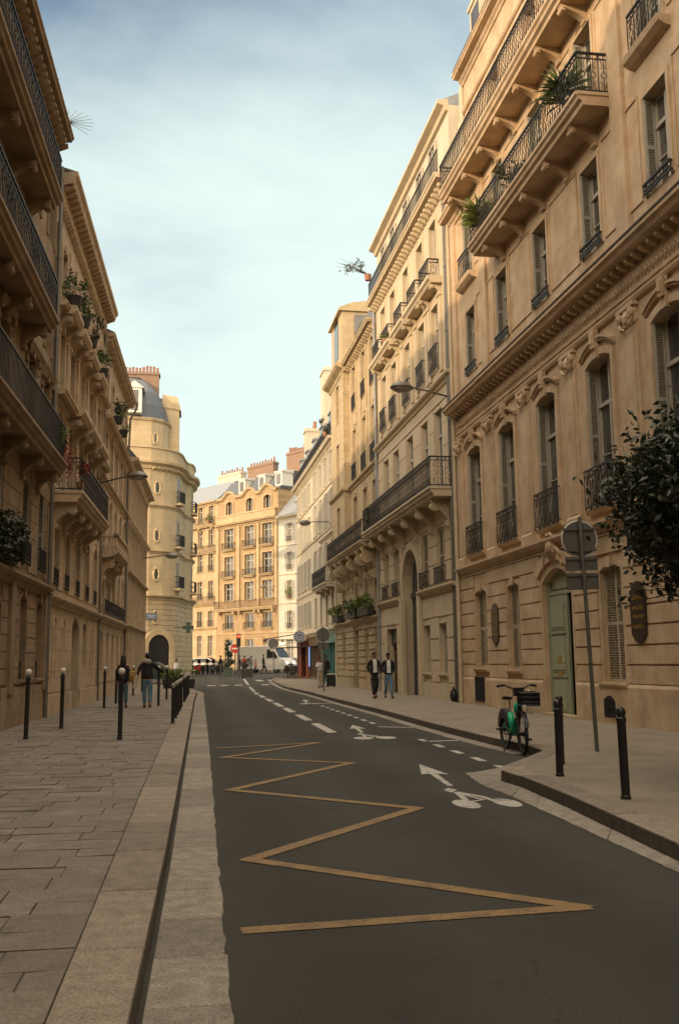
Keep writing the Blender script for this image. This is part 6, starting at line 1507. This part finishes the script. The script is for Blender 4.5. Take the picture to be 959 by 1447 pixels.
#==PART5==
# ================================================================== PEOPLE
def skinned(name,verts,edges,radii,mt,parent,levels=1,root=0):
    me=bpy.data.meshes.new(name); me.from_pydata([tuple(v) for v in verts],edges,[]); me.materials.append(mt)
    o=bpy.data.objects.new(name,me); C.objects.link(o); o.parent=parent
    sk=o.modifiers.new('skin','SKIN'); sk.use_smooth_shade=True; sk.branch_smoothing=.6
    for i,v in enumerate(me.skin_vertices[0].data):
        r=radii[i]; v.radius=(r,r) if not isinstance(r,tuple) else r; v.use_root=(i==root)
    s=o.modifiers.new('sub','SUBSURF'); s.levels=levels; s.render_levels=levels
    return o
def ell(b,c,r,n=12,m=8,zmin=-1,ymax=9,cut=None):
    vs=[];fs=[]
    for i in range(m+1):
        ph=-math.pi/2+math.pi*i/m
        for j in range(n):
            a=2*math.pi*j/n; vs.append((c[0]+r[0]*math.cos(ph)*math.cos(a),c[1]+r[1]*math.cos(ph)*math.sin(a),c[2]+r[2]*math.sin(ph)))
    for i in range(m):
        for j in range(n): fs.append((i*n+j,i*n+(j+1)%n,(i+1)*n+(j+1)%n,(i+1)*n+j))
    b.add(vs,fs)
def person(lab,loc,yaw,h=1.75,top=c_black,under=None,legs=c_black,sk=skin,hair=hairm,st=.8,lead=1,arms=None,longhair=False,long_coat=0,detail=True,fem=False,hood=None,group='people in the street'):
    """local front is +y; st stride, lead = side of the forward leg; arms {side:(elbow,wrist)}"""
    k=h/1.75; t=thing('person',lab,'person',loc,yaw,group); t.scale=(k,k,k)
    sh=.165 if fem else .19
    A={}
    for s in(-1,1):
        f=-s*lead*st
        A[s]=((s*(sh+.035),-.03+f*.08,1.13),(s*(sh+.03),.06+f*.17,.89))
    if arms: A.update(arms)
    V=[(0,0,.95),(0,-.005,1.1),(0,0,1.28),(0,0,1.42),(0,.005,1.50),(0,.02,1.585),(0,.02,1.665)]; Rr=[(.15,.11),(.13,.10),(.155,.11),(.10,.075),.052,(.074,.088),(.072,.085)]
    E=[(i,i+1) for i in range(6)]
    V.append((0,.115,1.605)); Rr.append(.016); E.append((5,7))                       # nose
    legJ={}
    for s in(-1,1):
        f=1 if s==lead else -1
        hip=(s*.09,0,.88)
        if f>0: kn=(s*.09,.17*st,.50); an=(s*.09,.30*st,.10); toe=(s*.095,.30*st+.14,.05)
        else: kn=(s*.09,.03*st,.48); an=(s*.09,-.26*st,.14); toe=(s*.095,-.26*st+.12,.045)
        legJ[s]=(hip,kn,an,toe); b0=len(V)
        V+=[hip,kn,an,toe]; Rr+=[.085,.055,.038,.03]; E+=[(0,b0),(b0,b0+1),(b0+1,b0+2),(b0+2,b0+3)]
    for s in(-1,1):
        shp=(s*sh,0,1.40); el,wr=A[s]; b0=len(V); V+=[shp,el,wr]; Rr+=[.052,.038,.026]; E+=[(3,b0),(b0,b0+1),(b0+1,b0+2)]
        d=(Vector(wr)-Vector(el)).normalized(); pl=Vector(wr)+d*.07; pi_=len(V); V.append(tuple(pl)); Rr.append((.03,.018)); E.append((b0+2,pi_))
        if detail:
            side=Vector((0,1,0))-d*d.y; side.normalize()
            for q,(o_,ln) in enumerate(((-.027,.055),(-.009,.07),(.009,.075),(.027,.065))):
                b1=len(V); V+=[tuple(pl+side*o_+d*.03),tuple(pl+side*o_+d*(.03+ln)+Vector((-s*.012,0,0)))]; Rr+=[.009,.007]; E+=[(pi_,b1),(b1,b1+1)]
            b1=len(V); V.append(tuple(Vector(wr)+d*.03+side*.055)); Rr.append(.010); E.append((b0+2,b1))
    skinned('body',V,E,Rr,sk,t,1)
    # trousers
    V=[(0,0,.98),(0,0,.92)]; Rr=[(.165,.125),(.17,.13)]; E=[(0,1)]
    for s in(-1,1):
        hip,kn,an,toe=legJ[s]; b0=len(V); an2=tuple(Vector(an)+Vector((0,0,.03))); V+=[hip,kn,an2]; Rr+=[.105,.075,.062]; E+=[(1,b0),(b0,b0+1),(b0+1,b0+2)]
    skinned('trousers',V,E,Rr,legs,t,1)
    for s in(-1,1):
        an,toe=legJ[s][2:]; b=MB(); c=(Vector(an)+Vector(toe))/2; ell(b,(c.x,c.y+.01,c.z-.015),(.048,.145,.055)); b.build('shoe',shoe,t,True)
    # top
    lo=.9-long_coat
    V=[(0,-.0,lo),(0,-.0,1.0),(0,-.005,1.14),(0,0,1.3),(0,0,1.435)]; Rr=[(.20,.15),(.19,.14),(.175,.135),(.19,.14),(.10,.08)]; E=[(i,i+1) for i in range(4)]
    for s in(-1,1):
        el,wr=A[s]; b0=len(V); w2=tuple(Vector(el)+(Vector(wr)-Vector(el))*.93); V+=[(s*(sh-.02),0,1.385),el,w2]; Rr+=[.078,.062,.05]; E+=[(4,b0),(b0,b0+1),(b0+1,b0+2)]
    skinned('jacket',V,E,Rr,top,t,1)
    if under:
        b=MB(); pts=[]
        for (z,w_,y_) in ((1.46,.05,.085),(1.38,.075,.118),(1.25,.075,.14),(1.1,.07,.138),(.97,.08,.145)): pts.append((w_,y_,z))
        for (a,c_) in zip(pts,pts[1:]): b.quad((-a[0],a[1]+.005,a[2]),(a[0],a[1]+.005,a[2]),(c_[0],c_[1]+.005,c_[2]),(-c_[0],c_[1]+.005,c_[2])); 
        b.build('shirt',under,t,True)
    b=MB(); ell(b,(0,.0,1.655),(.088,.10,.10)) 
    if longhair: ell(b,(0,-.055,1.5),(.10,.07,.2))
    hb=b.build('hair',hair,t,True)
    # cut the face free: push hair behind the forehead
    for v in hb.data.vertices:
        if v.co.y>.055 and v.co.z<1.70: v.co.y=.055-(v.co.y-.055)*.4
    b=MB(); 
    for s in(-1,1): ell(b,(s*.03,.098,1.635),(.012,.008,.008),6,4)
    b.box(-.025,.025,.095,.103,1.555,1.563)
    b.build('face_details',hairm,t)
    b=MB()
    for s in(-1,1): ell(b,(s*.078,.015,1.615),(.012,.022,.032),6,5)
    b.build('ears',sk,t,True)
    if hood: b=MB(); ell(b,(0,-.075,1.47),(.12,.075,.085)); ell(b,(0,.02,1.455),(.115,.10,.035)); b.build('hood',hood,t,True)
    return t
P180=math.pi
person('man in open black jacket, white T-shirt and black trousers walking towards us on the right',(6.84,37.6,.14),P180+.05,1.76,c_black,c_white,c_black,skin,hairb,.95,1,long_coat=.1,
       arms={1:((.235,-.06,1.15),(.2,.08,.96))})
person('man in dark jacket, white T-shirt and blue jeans walking beside him on the right',(7.36,37.5,.14),P180-.02,1.72,c_navy,c_white,c_jean,skin2,hairm,.85,-1,arms={1:((.235,-.08,1.15),(.17,.07,.98)),-1:((-.235,-.08,1.15),(-.17,.07,.98))})
wb=person('woman with long black hair in a loose black coat walking away on the left',(-2.22,33.3,.14),.0,1.70,c_black,None,c_jean,skin,hairm,.75,1,longhair=True,long_coat=.15,fem=True)
bg_=MB(); bg_.lathe([(.05,0),(.16,.06),(.19,.2),(.16,.34),(.1,.38)],(0,0,0),10); o=bg_.build('shoulder_bag',c_must); tag(o,'mustard yellow bag hanging at the right side of the woman in black','bag'); o.location=(-1.95,33.3,.95); o.scale=(.7,1,1)
person('man in black jumper with grey hood and blue jeans walking away on the left',(-1.42,32.8,.14),.0,1.76,c_black,None,c_jean,skin,hairm,.35,-1,hood=c_grey,arms={-1:((-.3,-.03,1.16),(-.36,.02,.93)),1:((.36,.1,1.2),(.5,.3,1.13))})
o=MB(); o.box(-.05,.05,-.17,.17,0,.42); o.tube([(0,-.1,.4),(0,-.07,.78),(0,.07,.78),(0,.1,.4)],.012,5); o=o.build('tote_bag',c_cream); tag(o,'cream tote bag hanging from the left shoulder of the hooded man','bag'); o.location=(-1.82,32.8,.78); o.rotation_euler=(0,R(8),0)
person('woman in white blouse and beige trousers looking at her phone by the teal shopfront',(6.85,54.2,.14),P180+.2,1.68,c_white,None,c_cream,skin,hairb,.15,1,fem=True,arms={1:((.22,.02,1.18),(.08,.26,1.24)),-1:((-.22,.02,1.18),(-.08,.26,1.22))})
person('person in black standing behind the woman in white',(7.35,55.6,.14),P180-.3,1.80,c_black,None,c_black,skin2,hairm,.1,1)
t=thing('suitcase','black upright suitcase with a white top by the teal shopfront','suitcase',(7.62,55.3,.14)); b=MB(); b.box(-.24,.24,-.15,.15,.05,.68); b.build('case',blackp,t); b=MB(); b.box(-.24,.24,-.15,.15,.682,.74); b.build('lid',whitep,t)
for sx in(-.18,.18): b=MB(); b.tube([(sx,-.03,.035),(sx,.03,.035)],.035,8); b.build('wheel',rubber,t)
for i,(x_,y_,yw,h_,tp,lg,st_,fem_,lb) in enumerate(((4.35,94,1.6,1.74,c_black,c_black,.8,False,'dark-clothed person crossing left of the van, nearest the topiary'),(5.35,92.5,1.2,1.7,c_grey,c_jean,.5,True,'person in grey top among the far group crossing before the van'),(5.75,92.4,2.0,1.3,c_pink,c_black,.3,True,'small figure in a pink top in front of the van'),(6.45,92.2,-1.35,1.8,c_black,c_black,1.0,False,'tall dark figure striding right in front of the van'),(4.75,93.2,.4,1.72,c_red,c_black,.3,False,'person with dark red jacket in the far group'),
   (-1.15,73.5,2.6,1.66,c_white,c_cream,.5,True,'woman in white beside the dark green car'),(-.35,86.8+4,2.2,1.76,c_black,c_navy,.3,False,'dark figure standing at the foot of the tower beside the scooters'),(2.55,92.5,1.0,1.75,c_black,c_black,.4,False,'dark figure between the scooters and the topiary'))):
    person(lb,(x_,y_,gz(y_)),yw,h_,tp,None,lg,skin,hairm,st_,1 if i%2 else -1,detail=False,fem=fem_)
